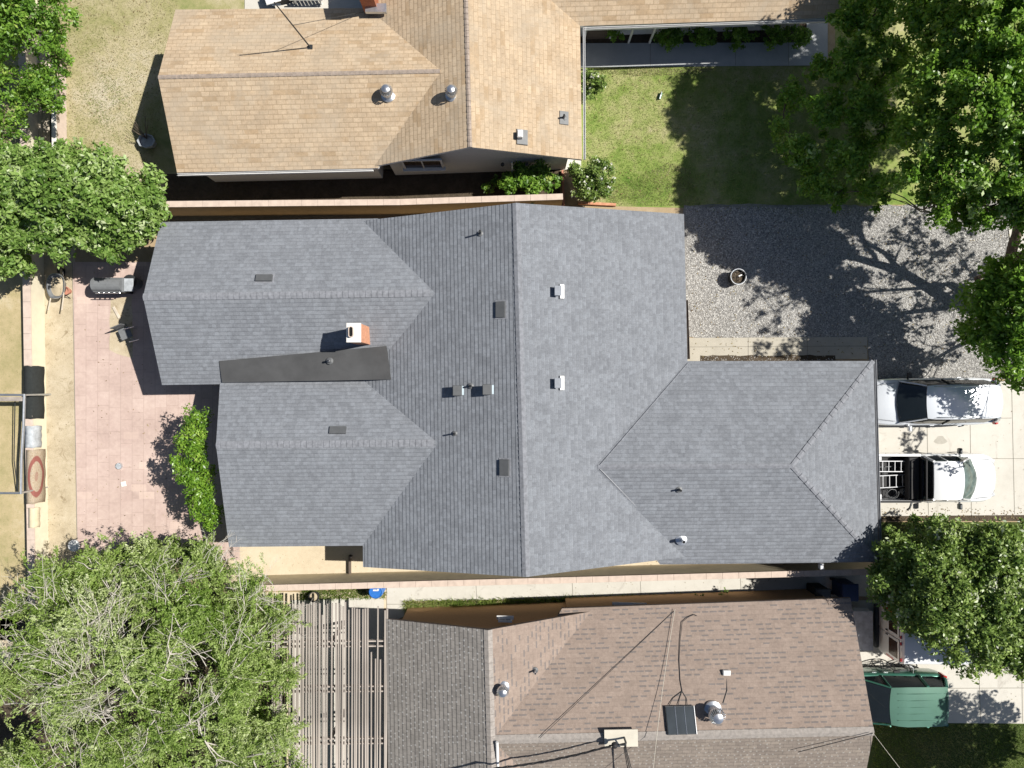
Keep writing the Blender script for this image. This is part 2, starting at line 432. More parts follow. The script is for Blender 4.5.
# ================================================================ MATERIALS
M = {}
M['dirt'] = ground_mat('dirt', [(.32, (.30, .22, .13)), (.5, (.42, .32, .20)), (.68, (.52, .42, .28))], .4, 4, 30)
M['sand'] = ground_mat('sandy_soil', [(.3, (.53, .44, .31)), (.5, (.65, .55, .40)), (.7, (.73, .64, .49))], .6, 5, 30, .3)
M['drystrip'] = ground_mat('dry_strip', [(.32, (.35, .285, .19)), (.5, (.52, .44, .31)), (.68, (.64, .56, .43))], .9, 4, 26, .4, stain=((.26, .20, .12), 2.2))
M['drygrass'] = ground_mat('dry_grass_soil', [(.36, (.20, .24, .08)), (.45, (.34, .32, .15)), (.55, (.47, .41, .26)), (.66, (.55, .49, .38))], .28, 3, 25, .6, w=(.7, .2, .1))
M['strawyard'] = ground_mat('straw_yard_soil', [(.34, (.24, .26, .10)), (.42, (.38, .33, .17)), (.55, (.50, .41, .24)), (.66, (.58, .50, .34))], .5, 3, 25, .6, w=(.6, .25, .15))
M['lawn'] = ground_mat('lawn_soil', [(.36, (.12, .21, .035)), (.46, (.24, .31, .08)), (.56, (.38, .38, .17)), (.66, (.52, .46, .30))], .45, 2.5, 30, .6, w=(.6, .3, .1))
M['shadelawn'] = ground_mat('shaded_lawn_soil', [(.34, (.045, .075, .02)), (.5, (.09, .12, .035)), (.66, (.17, .16, .07))], .35, 2.5, 30, .6)  # darker copy of the lawn, with tree shade put into its colour
M['gravel'] = ground_mat('gravel_bed', [(.35, (.24, .235, .225)), (.5, (.40, .39, .37)), (.65, (.55, .54, .52))], .5, 9, 45, 1.0, .05)
M['concrete'] = ground_mat('concrete', [(.32, (.52, .495, .44)), (.5, (.61, .585, .525)), (.68, (.67, .645, .59))], .35, 3, 30, .1, stain=((.43, .40, .35), .9))
M['walkconc'] = ground_mat('old_concrete', [(.32, (.38, .35, .29)), (.5, (.48, .45, .38)), (.68, (.56, .52, .45))], .35, 3, 30, .15)
M['porchconc'] = ground_mat('porch_concrete', [(.32, (.34, .36, .37)), (.5, (.42, .44, .45)), (.68, (.52, .53, .53))], .35, 3, 30, .1)
M['stain'] = ground_mat('stain', [(.4, (.40, .38, .33)), (.6, (.55, .525, .47))], 2, 6, 30, .1)
M['road'] = ground_mat('asphalt', [(.32, (.045, .045, .045)), (.68, (.075, .073, .07))], .3, 5, 50, .4)
M['joint'] = plain('joint', (.27, .25, .21), .95)
M['mulch_or_shade'] = ground_mat('mulch_or_shade', [(.35, (.05, .04, .028)), (.65, (.13, .10, .07))], 2, 8, 30, .8)  # planting bed mulch; the same dark tone also paints shaded ground
def paver_mat():
    m, nt, b = new_mat('pink_paving')
    v = nd(nt, 'ShaderNodeTexCoord').outputs['Object']
    mp = nd(nt, 'ShaderNodeMapping'); mp.inputs['Rotation'].default_value = (0, 0, math.radians(90)); nt.links.new(v, mp.inputs[0])
    br = nd(nt, 'ShaderNodeTexBrick'); br.offset = .5; br.squash = .6; br.squash_frequency = 3; br.offset_frequency = 2
    br.inputs['Color1'].default_value = (.525, .41, .365, 1); br.inputs['Color2'].default_value = (.56, .44, .395, 1)
    br.inputs['Mortar'].default_value = (.455, .35, .31, 1); br.inputs['Scale'].default_value = 1
    br.inputs['Mortar Size'].default_value = .011; br.inputs['Brick Width'].default_value = .95; br.inputs['Row Height'].default_value = .46
    nt.links.new(mp.outputs[0], br.inputs['Vector'])
    n1 = noise(nt, v, .8, 6, .7); n2 = noise(nt, v, 7, 5, .75)
    c = mixc(nt, .45, br.outputs['Color'], ramp(nt, n1, [(.3, (.36, .34, .33)), (.7, (.66, .64, .62))]), 'OVERLAY')
    c = mixc(nt, .3, c, ramp(nt, n2, [(.3, (.35,) * 3), (.7, (.65,) * 3)]), 'OVERLAY')
    mp2 = nd(nt, 'ShaderNodeMapping'); mp2.inputs['Location'].default_value = (5.3, 2.2, 0); nt.links.new(v, mp2.inputs[0])
    b2 = nd(nt, 'ShaderNodeTexBrick'); b2.inputs['Color1'].default_value = (0, 0, 0, 1); b2.inputs['Color2'].default_value = (1, 1, 1, 1); b2.inputs['Mortar'].default_value = (0, 0, 0, 1)
    b2.inputs['Scale'].default_value = 1; b2.inputs['Brick Width'].default_value = .62; b2.inputs['Row Height'].default_value = .3; b2.inputs['Mortar Size'].default_value = .01
    nt.links.new(mp2.outputs[0], b2.inputs['Vector'])
    c = mixc(nt, ramp(nt, b2.outputs['Color'], [(.95, (0, 0, 0)), (.99, (.35,) * 3)]), c, (.78, .62, .52))
    nt.links.new(c, b.inputs['Base Color']); b.inputs['Roughness'].default_value = .85; b.inputs['Specular IOR Level'].default_value = .25
    bump(nt, b, br.outputs['Fac'], -.3, .01); return m
M['pavers'] = paver_mat()
M['grey_shingle'] = shingle_mat('grey_shingle', (.182, .194, .216), (.218, .232, .257), (.172, .184, .204), .21, .143, .006, tab=((.224, .240, .267), .15, .66), blotf=.3, bstr=.9, grain=.45)
M['tan_shingle'] = shingle_mat('tan_shingle', (.45, .345, .235), (.52, .405, .28), (.35, .26, .17), .33, .16, .011, tab=((.41, .30, .19), .5, .80), blotf=.45, bstr=.35, dirt=((.42, .36, .28), .5, .45, .55))
M['brown_shingle'] = shingle_mat('brown_shingle', (.275, .217, .182), (.305, .242, .203), (.245, .192, .162), .30, .16, .005, blotf=.3, bstr=.2, dash=((.165, .15, .145), .30, .9))
M['weathered_shingle'] = shingle_mat('weathered_shingle', (.245, .228, .212), (.28, .26, .24), (.185, .172, .16), .30, .17, .012, blotf=.5, bstr=.8, dash=((.55, .54, .52), .20, .55, .16))
M['dusty_shingle'] = shingle_mat('dusty_shingle', (.225, .19, .165), (.27, .23, .195), (.18, .155, .135), .30, .15, .010, blotf=.4, bstr=.5, dash=((.38, .36, .33), .22, .6, .16))
M['grey_cap'] = plain('grey_cap', (.215, .225, .25), .93, var=.25, scale=9)
M['tan_cap'] = plain('tan_cap', (.34, .28, .235), .93, var=.25, scale=9)
M['brown_cap'] = plain('brown_cap', (.33, .30, .275), .93, var=.2, scale=9)
M['membrane'] = plain('membrane', (.07, .071, .073), .75, var=.22, scale=1.2)
M['stucco_tan'] = plain('tan_stucco', (.55, .40, .24), .95, var=.08, scale=20)
M['stucco_white'] = plain('white_stucco', (.78, .80, .82), .9, var=.06, scale=20)
M['stucco_orange'] = plain('orange_stucco', (.56, .33, .16), .95, var=.08, scale=15)
M['white'] = plain('white_paint', (.78, .78, .77), .5, var=.05)
M['fascia_brown'] = plain('fascia_brown', (.13, .10, .08), .7)
M['fascia_grey'] = plain('fascia_grey', (.30, .31, .33), .7)
M['brick'] = plain('brick_red', (.62, .30, .18), .9, var=.22, scale=10)
M['dark_brick'] = plain('dark_brick', (.34, .12, .06), .9, var=.25, scale=12)
M['cap_white'] = plain('mortar_cap', (.80, .77, .72), .9, var=.06)
M['dark_hollow'] = plain('dark_hollow', (.008, .008, .008), 1)  # near-black discs stand in for the unlit insides of flue and pipes
M['galv'] = plain('galvanised', (.55, .58, .62), .35, .8, .12, 8)
M['dull_alu'] = plain('dull_aluminium', (.42, .43, .45), .5, .3, .15)
M['alu'] = plain('aluminium', (.75, .77, .80), .3, .9, .06)
M['dark_metal'] = plain('dark_metal', (.06, .065, .07), .45, .5)
M['vent_grey'] = plain('vent_grey', (.13, .135, .14), .55, .3, .1)
M['black_pipe'] = plain('black_pipe', (.03, .032, .035), .6)
M['black'] = plain('black_rubber', (.018, .018, .02), .7)
M['glass'] = plain('dark_glass', (.012, .016, .018), .04, 0, .1, 3, spec=.9)
M['greenglass'] = plain('tinted_windscreen', (.11, .15, .14), .06, 0, .35, 5, spec=.9)
M['brownglass'] = plain('brown_glass', (.045, .025, .018), .15, 0, .1, 3)
M['carwhite'] = plain('white_car_paint', (.80, .82, .84), .22, 0, .01, 2, coat=1.0)
M['carsilver'] = plain('silver_white_paint', (.74, .78, .83), .22, .15, .01, 2, coat=1.0)
M['cargreen'] = plain('green_car_paint', (.055, .20, .145), .28, .35, .06, 2, coat=1.0)
M['cargreenroof'] = plain('faded_green_paint', (.095, .205, .155), .35, .15, .08, 1.2, coat=.6)
M['red'] = plain('red_lens', (.55, .02, .02), .2, coat=1)
M['lens'] = plain('clear_lens', (.75, .77, .8), .1, .2, coat=1)
M['blue'] = plain('blue_plastic', (.03, .17, .55), .4)
M['darkblue'] = plain('dark_blue_plastic', (.012, .03, .10), .45)
M['terracotta'] = plain('terracotta', (.55, .25, .17), .85)
M['wood'] = plain('weathered_wood', (.39, .345, .305), .9, var=.35, scale=2.2)
M['palewood'] = plain('pale_wood', (.60, .53, .43), .9, var=.2, scale=3)
M['blockcap'] = plain('wall_cap', (.60, .49, .415), .9, var=.12, scale=4)
M['yellowwall'] = plain('cream_wall', (.72, .655, .50), .92, var=.07, scale=3)
M['tanwall'] = plain('tan_wall', (.46, .35, .21), .92, var=.1, scale=3)
M['khakiwall'] = plain('khaki_wall', (.62, .54, .38), .92, var=.1, scale=3)
M['blackcloth'] = plain('black_cloth', (.022, .026, .026), .95, var=.2, scale=12)
M['bluecloth'] = plain('grey_blue_cloth', (.42, .45, .48), .95, var=.25, scale=5)
M['greycloth'] = plain('grey_cloth', (.18, .19, .20), .9)
M['solar'] = plain('solar_cells', (.035, .045, .055), .3, .1, .25, 1.5, spec=.5)
M['bark'] = plain('bark', (.16, .12, .09), .95, var=.3, scale=9)
M['greybark'] = plain('grey_bark', (.50, .465, .41), .9, var=.2, scale=9)
M['vent_blue'] = plain('vent_blue_grey', (.22, .28, .32), .5, .2)
M['plywood'] = plain('plywood', (.60, .56, .47), .85, var=.1, scale=2)
M['redbrown'] = plain('red_brown_metal', (.16, .03, .02), .4)
M['greenplastic'] = plain('green_plastic', (.05, .22, .12), .5)
M['lf_light'] = leaf_mat('leaf_light', [(0, (.06, .13, .02)), (.4, (.18, .31, .06)), (.75, (.36, .50, .15)), (1, (.66, .74, .46))], .3, .4)
M['lf_ash'] = leaf_mat('leaf_ash', [(0, (.12, .22, .02)), (.35, (.29, .43, .09)), (.7, (.49, .60, .22)), (1, (.76, .81, .52))], .45, .45)
M['lf_citrus'] = leaf_mat('leaf_citrus', [(0, (.05, .13, .015)), (.5, (.16, .31, .03)), (.85, (.29, .47, .06)), (1, (.42, .56, .12))], .3, .35)
M['lf_dark'] = leaf_mat('leaf_dark', [(0, (.06, .15, .015)), (.45, (.17, .34, .035)), (.8, (.32, .52, .08)), (1, (.52, .66, .28))], .38, .35)
M['lf_olive'] = leaf_mat('leaf_olive', [(0, (.06, .12, .02)), (.45, (.17, .26, .055)), (.78, (.31, .42, .11)), (.91, (.42, .52, .20)), (1, (.62, .64, .52))], .25, .35)
M['lf_nw'] = leaf_mat('leaf_nw', [(0, (.05, .12, .015)), (.45, (.14, .28, .035)), (.8, (.25, .42, .06)), (1, (.42, .52, .12))], .3, .4)
M['flower'] = leaf_mat('flower_white', [(0, (.7, .7, .6)), (1, (.85, .85, .8))], .2)
M['gr_green'] = leaf_mat('grass_green', [(0, (.11, .19, .03)), (.45, (.23, .31, .065)), (1, (.50, .47, .24))], .25, .7)
M['gr_dry'] = leaf_mat('grass_dry', [(0, (.15, .20, .05)), (.45, (.33, .32, .14)), (1, (.55, .47, .31))], .25, .8)
M['gr_weed'] = leaf_mat('grass_weed', [(0, (.12, .20, .03)), (.5, (.26, .34, .07)), (1, (.45, .46, .18))], .3, .7)
M['peb'] = leaf_mat('pebble', [(0, (.20, .195, .19)), (.5, (.42, .41, .39)), (1, (.70, .69, .66))], 0, .85, .3)
def rug_mat():
    m, nt, b = new_mat('rug')
    uv = nd(nt, 'ShaderNodeUVMap').outputs[0]
    sp = nd(nt, 'ShaderNodeMapping'); sp.inputs['Location'].default_value = (-.5, -.5, 0); nt.links.new(uv, sp.inputs[0])
    mp = nd(nt, 'ShaderNodeMapping'); mp.inputs['Scale'].default_value = (.66, .72, 1); nt.links.new(sp.outputs[0], mp.inputs[0])
    ln = nd(nt, 'ShaderNodeVectorMath', operation='LENGTH'); nt.links.new(mp.outputs[0], ln.inputs[0])
    n = noise(nt, uv, 22, 3, .7)
    base = ramp(nt, n, [(.35, (.30, .22, .15)), (.55, (.45, .38, .28)), (.7, (.24, .20, .18))])
    ring = ramp(nt, ln.outputs['Value'], [(0, (.4,) * 3), (.06, (.4,) * 3), (.07, (0, 0, 0)), (.20, (0, 0, 0)), (.21, (.9,) * 3), (.27, (.9,) * 3), (.285, (0, 0, 0))])
    c = mixc(nt, ring, base, (.25, .07, .06))
    nt.links.new(c, b.inputs['Base Color']); b.inputs['Roughness'].default_value = .95; return m
M['rug'] = rug_mat()

# ================================================================ GROUND
sheet('ground', [(-2200, -1800), (3200, -1800), (3200, 2600), (-2200, 2600)], 0, M['dirt'])
sheet('back_yard', [(-160, -160), (175, -160), (400, -160), (400, 25), (200, 30), (176, 210), (-160, 225)], .004, M['drygrass'], ragged=.03)
sheet('neighbour_yard', [(-260, 230), (22, 230), (28, 640), (-260, 640)], .004, M['strawyard'])
sheet('dirt_strip', [(40, 240), (75, 240), (79, 600), (44, 600)], .004, M['drystrip'])
sheet('patio_paving', [(73, 262), (135, 262), (240, 262), (240, 560), (78, 560)], .03, M['pavers'])
sheet('bare_soil_patch', [(111, 300), (133, 296), (133, 358), (124, 356), (110, 350)], .034, M['drystrip'], ragged=.02)
sheet('side_yard', [(225, 545), (470, 545), (690, 545), (690, 572), (460, 576), (262, 590), (225, 590)], .004, M['sand'])
sheet('south_dirt', [(40, 592), (300, 592), (388, 590), (388, 608), (290, 610), (290, 900), (0, 900), (0, 620)], .004, M['sand'])
sheet('tree_shade_ground', [(20, 598), (100, 588), (200, 592), (262, 596), (285, 640), (285, 900), (-100, 900), (-60, 700), (15, 660)], .012, M['mulch_or_shade'], ragged=.05)  # dark sheet paints the big tree's shade over the pale sand
sheet('side_path', [(387, 586), (880, 571), (880, 596), (560, 598), (406, 601), (404, 616), (387, 624)], .03, M['concrete'])
sheet('pergola_patio', [(292, 600), (384, 597), (384, 900), (292, 900)], .03, M['concrete'])
sheet('gravel_yard', [(684, 205), (760, 204), (900, 206), (1010, 200), (1036, 212), (1036, 380), (868, 380), (868, 340), (684, 338)], .008, M['gravel'], ragged=.03)
sheet('walkway', [(686, 338), (867, 337), (867, 359), (700, 359), (700, 365), (686, 365)], .03, M['walkconc'])
sheet('planting_strip', [(700, 355.5), (835, 355.5), (835, 366), (700, 366)], .034, M['mulch_or_shade'], ragged=.015)
sheet('driveway', [(868, 381), (1140, 381), (1140, 514), (868, 516)], .03, M['concrete'])
for _n, (_x, _y, _r) in enumerate(((940, 440, 6), (955, 478, 7), (985, 400, 4), (905, 436, 4))):
    sheet('oil_stain', [(_x + _r * (1 + .3 * math.sin(3 * a + _n)) * math.cos(a), _y + _r * .7 * math.sin(a)) for a in [k * .4488 for k in range(14)]], .032, M['stain'])
sheet('driveway_edge', [(868, 515), (1040, 514), (1040, 521), (868, 521)], .012, M['mulch_or_shade'])
sheet('neighbour_driveway', [(845, 600), (905, 600), (905, 655), (1140, 652), (1140, 724), (845, 722)], .03, M['concrete'])
sheet('front_lawn', [(578, 60), (578, 200), (600, 206), (690, 208), (1010, 203), (1040, 170), (1040, -220), (835, -220), (835, 60)], .004, M['lawn'])
sheet('front_walk', [(560, 44), (827, 43), (827, 66), (560, 68)], .06, M['porchconc'])
sheet('porch_planting_bed', [(560, 22), (806, 22), (806, 45), (560, 45)], .02, M['mulch_or_shade'])
sheet('porch_slab', [(806, 14), (827, 14), (827, 43), (806, 43)], .062, M['porchconc'])
sheet('corner_slab', [(556, 159), (581, 158), (581, 170), (556, 170)], .05, M['concrete'])
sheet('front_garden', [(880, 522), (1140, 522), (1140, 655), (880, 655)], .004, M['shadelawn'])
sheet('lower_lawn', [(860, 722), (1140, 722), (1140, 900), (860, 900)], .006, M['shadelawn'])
sheet('sidewalk', [(1060, -400), (1100, -400), (1100, 1200), (1060, 1200)], .05, M['concrete'])
sheet('front_step_path', [(1008, 228), (1061, 224), (1061, 262), (1012, 262)], .034, M['concrete'])
sheet('road', [(1140, -2000), (1400, -2000), (1400, 2600), (1140, 2600)], .004, M['road'])
sheet('road_kerb', [(1134, -2000), (1140, -2000), (1140, 2600), (1134, 2600)], .12, M['concrete'])
sheet('side_alley', [(165, 174), (560, 166), (560, 200), (165, 204)], .006, M['mulch_or_shade'])  # dark tone puts the alley's shade into the ground colour
sheet('bench_pad', [(245, -20), (365, -20), (365, 16), (245, 16)], .03, M['concrete'])
def joints(name, segs, z, w=.011):
    mb = MB()
    for a, b_ in segs:
        A, B = P(*a), P(*b_); d = (B - A).normalized(); n = Vector((-d.y, d.x, 0)) * w
        mb.add([(A.x - n.x, A.y - n.y, z), (B.x - n.x, B.y - n.y, z), (B.x + n.x, B.y + n.y, z), (A.x + n.x, A.y + n.y, z)], [(0, 1, 2, 3)])
    o = mb.build(name, M['joint']); o['kind'] = 'structure'; return o
joints('driveway_joints', [((1011, 381), (1014, 514)), ((969, 381), (971, 515)), ((926, 381), (928, 515)), ((870, 459), (1140, 458)), ((870, 420), (1011, 418)), ((1060, 381), (1062, 514))], .034)
joints('neighbour_driveway_joints', [((978, 654), (980, 722)), ((1021, 654), (1022, 722)), ((940, 688), (1140, 687)), ((1070, 654), (1070, 722))], .034)
joints('walkway_joints', [((748, 338), (748, 358)), ((807, 337), (807, 358)), ((687, 347), (867, 346))], .034, .01)
joints('side_path_joints', [((572, 580), (573, 599)), ((640, 577), (641, 597)), ((740, 574), (741, 594)), ((476, 583), (477, 604)), ((387, 604), (418, 604))], .034, .01)
joints('front_walk_joints', [((650, 44), (650, 66)), ((735, 44), (735, 66)), ((788, 44), (788, 66))], .064, .01)
joints('patio_edge', [((73, 262), (78, 560))], .035, .012)
# ground cover
M['litter'] = leaf_mat('dry_leaves', [(0, (.10, .06, .03)), (.5, (.28, .19, .09)), (1, (.42, .36, .18))], .1, .8)
litter('fallen_leaves', [(872, 383), (1060, 383), (1060, 512), (872, 514)], 110, M['litter'], .03, .022)
litter('fallen_leaves', [(690, 207), (1030, 207), (1030, 372), (870, 372), (868, 357), (690, 357)], 1500, M['litter'], .035)
litter('fallen_leaves', [(850, 604), (1080, 656), (1080, 720), (860, 720)], 150, M['litter'], .03, .022)
litter('fallen_leaves', [(872, 508), (1060, 506), (1060, 520), (872, 520)], 300, M['litter'], .03)
litter('fallen_leaves', [(80, 265), (235, 265), (235, 550), (80, 550)], 260, M['litter'], .032)
litter('fallen_leaves', [(45, 262), (74, 262), (78, 560), (48, 560)], 200, M['litter'], .006, .02)
litter('fallen_leaves', [(240, 548), (660, 560), (660, 572), (300, 580)], 160, M['litter'], .006, .02)
litter('fallen_leaves', [(388, 590), (870, 574), (870, 594), (560, 597), (388, 601)], 160, M['litter'], .03, .02)
litter('fallen_leaves', [(585, 72), (585, 200), (860, 204), (860, 72)], 700, M['litter'], .03)
litter('fallen_leaves', [(60, 0), (165, 0), (165, 150), (60, 150)], 500, M['litter'], .02)
grass_blades('lawn_grass', [(583, 68), (583, 203), (700, 207), (860, 205), (860, 68)], 60000, .045, M['gr_green'], .004, .008, dry=lambda x, y: .35 * np.exp(-((x - 5.6) ** 2 / 4 + (y - 7.4) ** 2 / 1.2)) + .3 * np.exp(-((x - 5.5) ** 2 / 9 + (y - 12.4) ** 2 / .1)), keep=lambda x, y: ~((y < 7.6 - .25 * np.sin(x * 1.7)) & (x > 4.2 + .3 * np.sin(y * 3)) & (x < 7.4) & (RNG.random(len(x)) < .85)))
grass_blades('dry_lawn_patch', [(612, 206), (606, 190), (640, 176), (668, 162), (690, 170), (700, 206)], 7000, .045, M['gr_dry'], .004, .010, dry=lambda x, y: .3 + 0 * x)
grass_blades('dry_lawn_patch', [(590, 68), (720, 68), (700, 74), (640, 76), (592, 73)], 2600, .045, M['gr_dry'], .004, .010, dry=lambda x, y: .25 + 0 * x)
grass_blades('green_yard_patch', [(96, 68), (112, 58), (132, 70), (134, 100), (126, 132), (108, 150), (76, 138), (70, 60), (140, 60)], 9000, .05, M['gr_weed'], .004, .009, keep=lambda x, y: RNG.random(len(x)) < np.exp(-((x + 16.3 + .3 * np.sin(y * 2)) ** 2 / .9 + (y - 11.2) ** 2 / 2.6)) * (.55 + .45 * np.sin(x * 5 + y * 3.7)))
grass_blades('green_yard_patch', [(74, 40), (96, 30), (110, 44), (94, 62), (76, 58)], 500, .05, M['gr_weed'], .004, .009)
grass_blades('yard_grass', [(48, -10), (180, -10), (170, 60), (150, 175), (50, 165)], 26000, .045, M['gr_dry'], .004, .008, dry=lambda x, y: .25 - .6 * np.exp(-((x + 16.2) ** 2 / 2.5 + (y - 11.4) ** 2 / 5)))
grass_blades('neighbour_grass', [(-40, 255), (18, 255), (20, 560), (-40, 560)], 5000, .045, M['gr_dry'], .004, .008, dry=lambda x, y: .2 + 0 * x)
grass_blades('gravel_weeds', [(690, 206), (1005, 204), (1005, 220), (700, 212)], 900, .08, M['gr_weed'], .008, .012)
grass_blades('strip_grass', [(404, 600), (560, 597), (700, 594), (765, 592), (765, 597), (560, 605), (520, 610), (404, 611)], 15000, .20, M['gr_weed'], .0, .015)
grass_blades('weed_patch', [(302, 588), (352, 587), (386, 590), (386, 598), (300, 600)], 3200, .13, M['gr_weed'], .0, .013)
grass_blades('lower_grass', [(872, 724), (1100, 724), (1100, 800), (872, 800)], 20000, .08, M['gr_green'], .006, .012)
grass_blades('garden_grass', [(885, 522), (1060, 522), (1060, 650), (885, 650)], 9000, .07, M['gr_green'], .004, .011)
pebbles('gravel_stones', [(686, 207), (1008, 207), (1008, 378), (869, 378), (869, 338), (686, 337)], 95000, .024, M['peb'], .008)
pebbles('path_debris', [(700, 356), (835, 356), (835, 364), (700, 364)], 260, .018, M['peb'], .034)
# ================================================================ HOUSE PARTS
def roof_mesh(name, planes, mats, parent, th=.13):
    """planes: list of (points, set of skirt edge indices, material index); slope UVs in metres"""
    V, F, UV, FM = [], [], [], []
    for pts, sk, mi in planes:
        pts = [Vector(p) for p in pts]; n = len(pts)
        nr = Vector((0, 0, 0))
        for i in range(n):
            a, b = pts[i], pts[(i + 1) % n]
            nr += Vector(((a.y - b.y) * (a.z + b.z), (a.z - b.z) * (a.x + b.x), (a.x - b.x) * (a.y + b.y)))
        nr.normalize()
        if nr.z < 0: raise RuntimeError('roof plane wound wrong ' + name)
        u = Vector((0, 0, 1)).cross(nr); u = u.normalized() if u.length > 1e-4 else Vector((1, 0, 0)); v = nr.cross(u)
        k = len(V); V += pts + [p - Vector((0, 0, th)) for p in pts]
        F.append(tuple(range(k, k + n))); FM.append(mi); UV += [(p.dot(u), p.dot(v)) for p in pts]
        F.append(tuple(range(k + 2 * n - 1, k + n - 1, -1))); FM.append(len(mats) - 1); UV += [(0, 0)] * n
        for i in range(n):
            if i not in sk: continue
            j = (i + 1) % n; F.append((k + i, k + n + i, k + n + j, k + j)); FM.append(len(mats) - 1); UV += [(0, 0)] * 4
    return link_mesh(name, V, F, mats, parent, uvs=UV, fm=FM)
def ridge_cap(a, b, nl, nr_, mat, parent, step=.2, w=.15):
    """overlapping bent cap tabs from a to b; nl, nr_ are the two slope normals"""
    a, b = Vector(a), Vector(b); d = (b - a).normalized(); L = (b - a).length; mb = MB()
    nl, nr_ = Vector(nl).normalized(), Vector(nr_).normalized()
    dl = nl.cross(d); dr = nr_.cross(d)
    if dl.z > 0: dl = -dl
    if dr.z > 0: dr = -dr
    up = (nl + nr_).normalized(); n = int(L / step)
    for i in range(n):
        s0 = a + d * (i * step) + up * .012; s1 = a + d * ((i + 1) * step + .04) + up * .034
        if i == n - 1: s1 = b + up * .03
        vs = [s0 + dl * w, s0, s0 + dr * w, s1 + dl * w, s1, s1 + dr * w]
        lo = [p - up * .03 for p in vs[3:]]
        mb.add(vs + lo, [(0, 1, 4, 3), (1, 2, 5, 4), (3, 4, 7, 6), (4, 5, 8, 7)])
    return mb.build('ridge_cap', mat, parent)
def pn(p):
    a, b, c = Vector(p[0]), Vector(p[1]), Vector(p[2]); n = (b - a).cross(c - a).normalized()
    return n if n.z > 0 else -n
def block(mb, corners, ridge=None, inset=.4, drop=.16, gable_inset=.3):
    """stucco walls under a roof. corners NW,NE,SE,SW at the eaves (in order round), ridge=(pointA over edge 0-3 side, pointB over edge 1-2 side)"""
    c = [Vector(p) for p in corners]
    if ridge:  # gable ends on edges 3-0 and 1-2
        ra, rb = Vector(ridge[0]), Vector(ridge[1]); ax = (rb - ra).normalized(); ax.z = 0
        half = [(c[0] - ra), (c[1] - rb), (c[2] - rb), (c[3] - ra)]
        base = []
        for q, h, sgn, r in zip(c, half, (1, -1, -1, 1), (ra, rb, rb, ra)):
            side = (h - ax * h.dot(ax)); side.z = 0; L = side.length
            k = inset / L; p = q - side.normalized() * inset + ax * gable_inset * sgn
            p.z = q.z + (r.z - q.z) * k - drop; base.append(p)
        A = ra + ax * gable_inset; B = rb - ax * gable_inset; A.z -= drop; B.z -= drop
        lo = [Vector((p.x, p.y, -.05)) for p in base]
        vs = base + lo + [A, B]
        mb.add(vs, [(0, 4, 7, 3, 8), (1, 9, 2, 6, 5), (0, 1, 5, 4), (3, 7, 6, 2)])
    else:
        m = sum(c, Vector()) / len(c); base = []
        for q in c:
            d = Vector((m.x - q.x, m.y - q.y, 0)); base.append(q + Vector((math.copysign(inset, d.x), math.copysign(inset, d.y), -drop)))
        lo = [Vector((p.x, p.y, -.05)) for p in base]; n = len(c)
        mb.add(base + lo, [(i, (i + 1) % n, n + (i + 1) % n, n + i) for i in range(n)])
def gutter(pts, mat, parent, r=.055):
    mb = MB()
    for a, b in zip(pts[:-1], pts[1:]):
        a, b = Vector(a), Vector(b); d = (b - a).normalized(); n = Vector((-d.y, d.x, 0))
        prof = [(-.03, .0), (-.03, -.1), (.04, -.1), (.045, 0), (.033, 0), (.03, -.085), (-.02, -.085), (-.02, 0)]
        vs = [a + n * x + Vector((0, 0, z)) for x, z in prof] + [b + n * x + Vector((0, 0, z)) for x, z in prof]
        mb.add(vs, [(i, (i + 1) % 8, 8 + (i + 1) % 8, 8 + i) for i in range(8)] + [tuple(range(7, -1, -1)), tuple(range(8, 16))])
    return mb.build('gutter', mat, parent)
def window(parent, c, w, h, n, name='window', frame=None, pane=None, mull=1):
    """window on a wall: centre c, outward normal n (xy)"""
    n = Vector((n[0], n[1], 0)).normalized(); t = Vector((-n.y, n.x, 0)); rz = math.atan2(t.y, t.x); c = Vector(c)
    f = MB(); fw = .06
    for s in (-1, 1):
        q = c + t * s * (w / 2 - fw / 2) + n * .03; f.box(q, (fw, .07, h), rz)
        q = c + Vector((0, 0, s * (h / 2 - fw / 2))) + n * .031; f.box(q, (w - 2 * fw, .07, fw), rz)
    for k in range(mull):
        q = c + t * (w * ((k + 1) / (mull + 1) - .5)) + n * .028; f.box(q, (.04, .06, h - 2 * fw), rz)
    o = f.build(name, frame or M['white'], parent)
    g = MB().box(c + n * .012, (w - fw, .02, h - fw), rz); g.build('pane', pane or M['glass'], o)
    s = MB().box(c + n * .06 + Vector((0, 0, -h / 2 - .03)), (w + .12, .14, .05), rz); s.build('sill', frame or M['white'], o)
    return o
def door(parent, c, w, h, n, mat, knob=True, name='door'):
    n = Vector((n[0], n[1], 0)).normalized(); t = Vector((-n.y, n.x, 0)); rz = math.atan2(t.y, t.x); c = Vector(c)
    d = MB().box(c + n * .02, (w, .06, h), rz)
    for k in range(3): d.box(c + n * .055 + Vector((0, 0, (k - 1) * h * .3)), (w * .7, .02, h * .22), rz, bev=.008)
    o = d.build(name, mat, parent)
    MB().box(c + n * .02 + Vector((0, 0, h / 2 + .05)), (w + .2, .08, .1), rz).box(c + n * .021 + t * (w / 2 + .05), (.1, .08, h), rz).box(c + n * .021 - t * (w / 2 + .05), (.1, .08, h), rz).build('frame', M['white'], o)
    if knob: MB().sphere(c + n * .1 + t * (w * .4) - Vector((0, 0, .05)), .035, 10).build('handle', M['alu'], o)
    return o
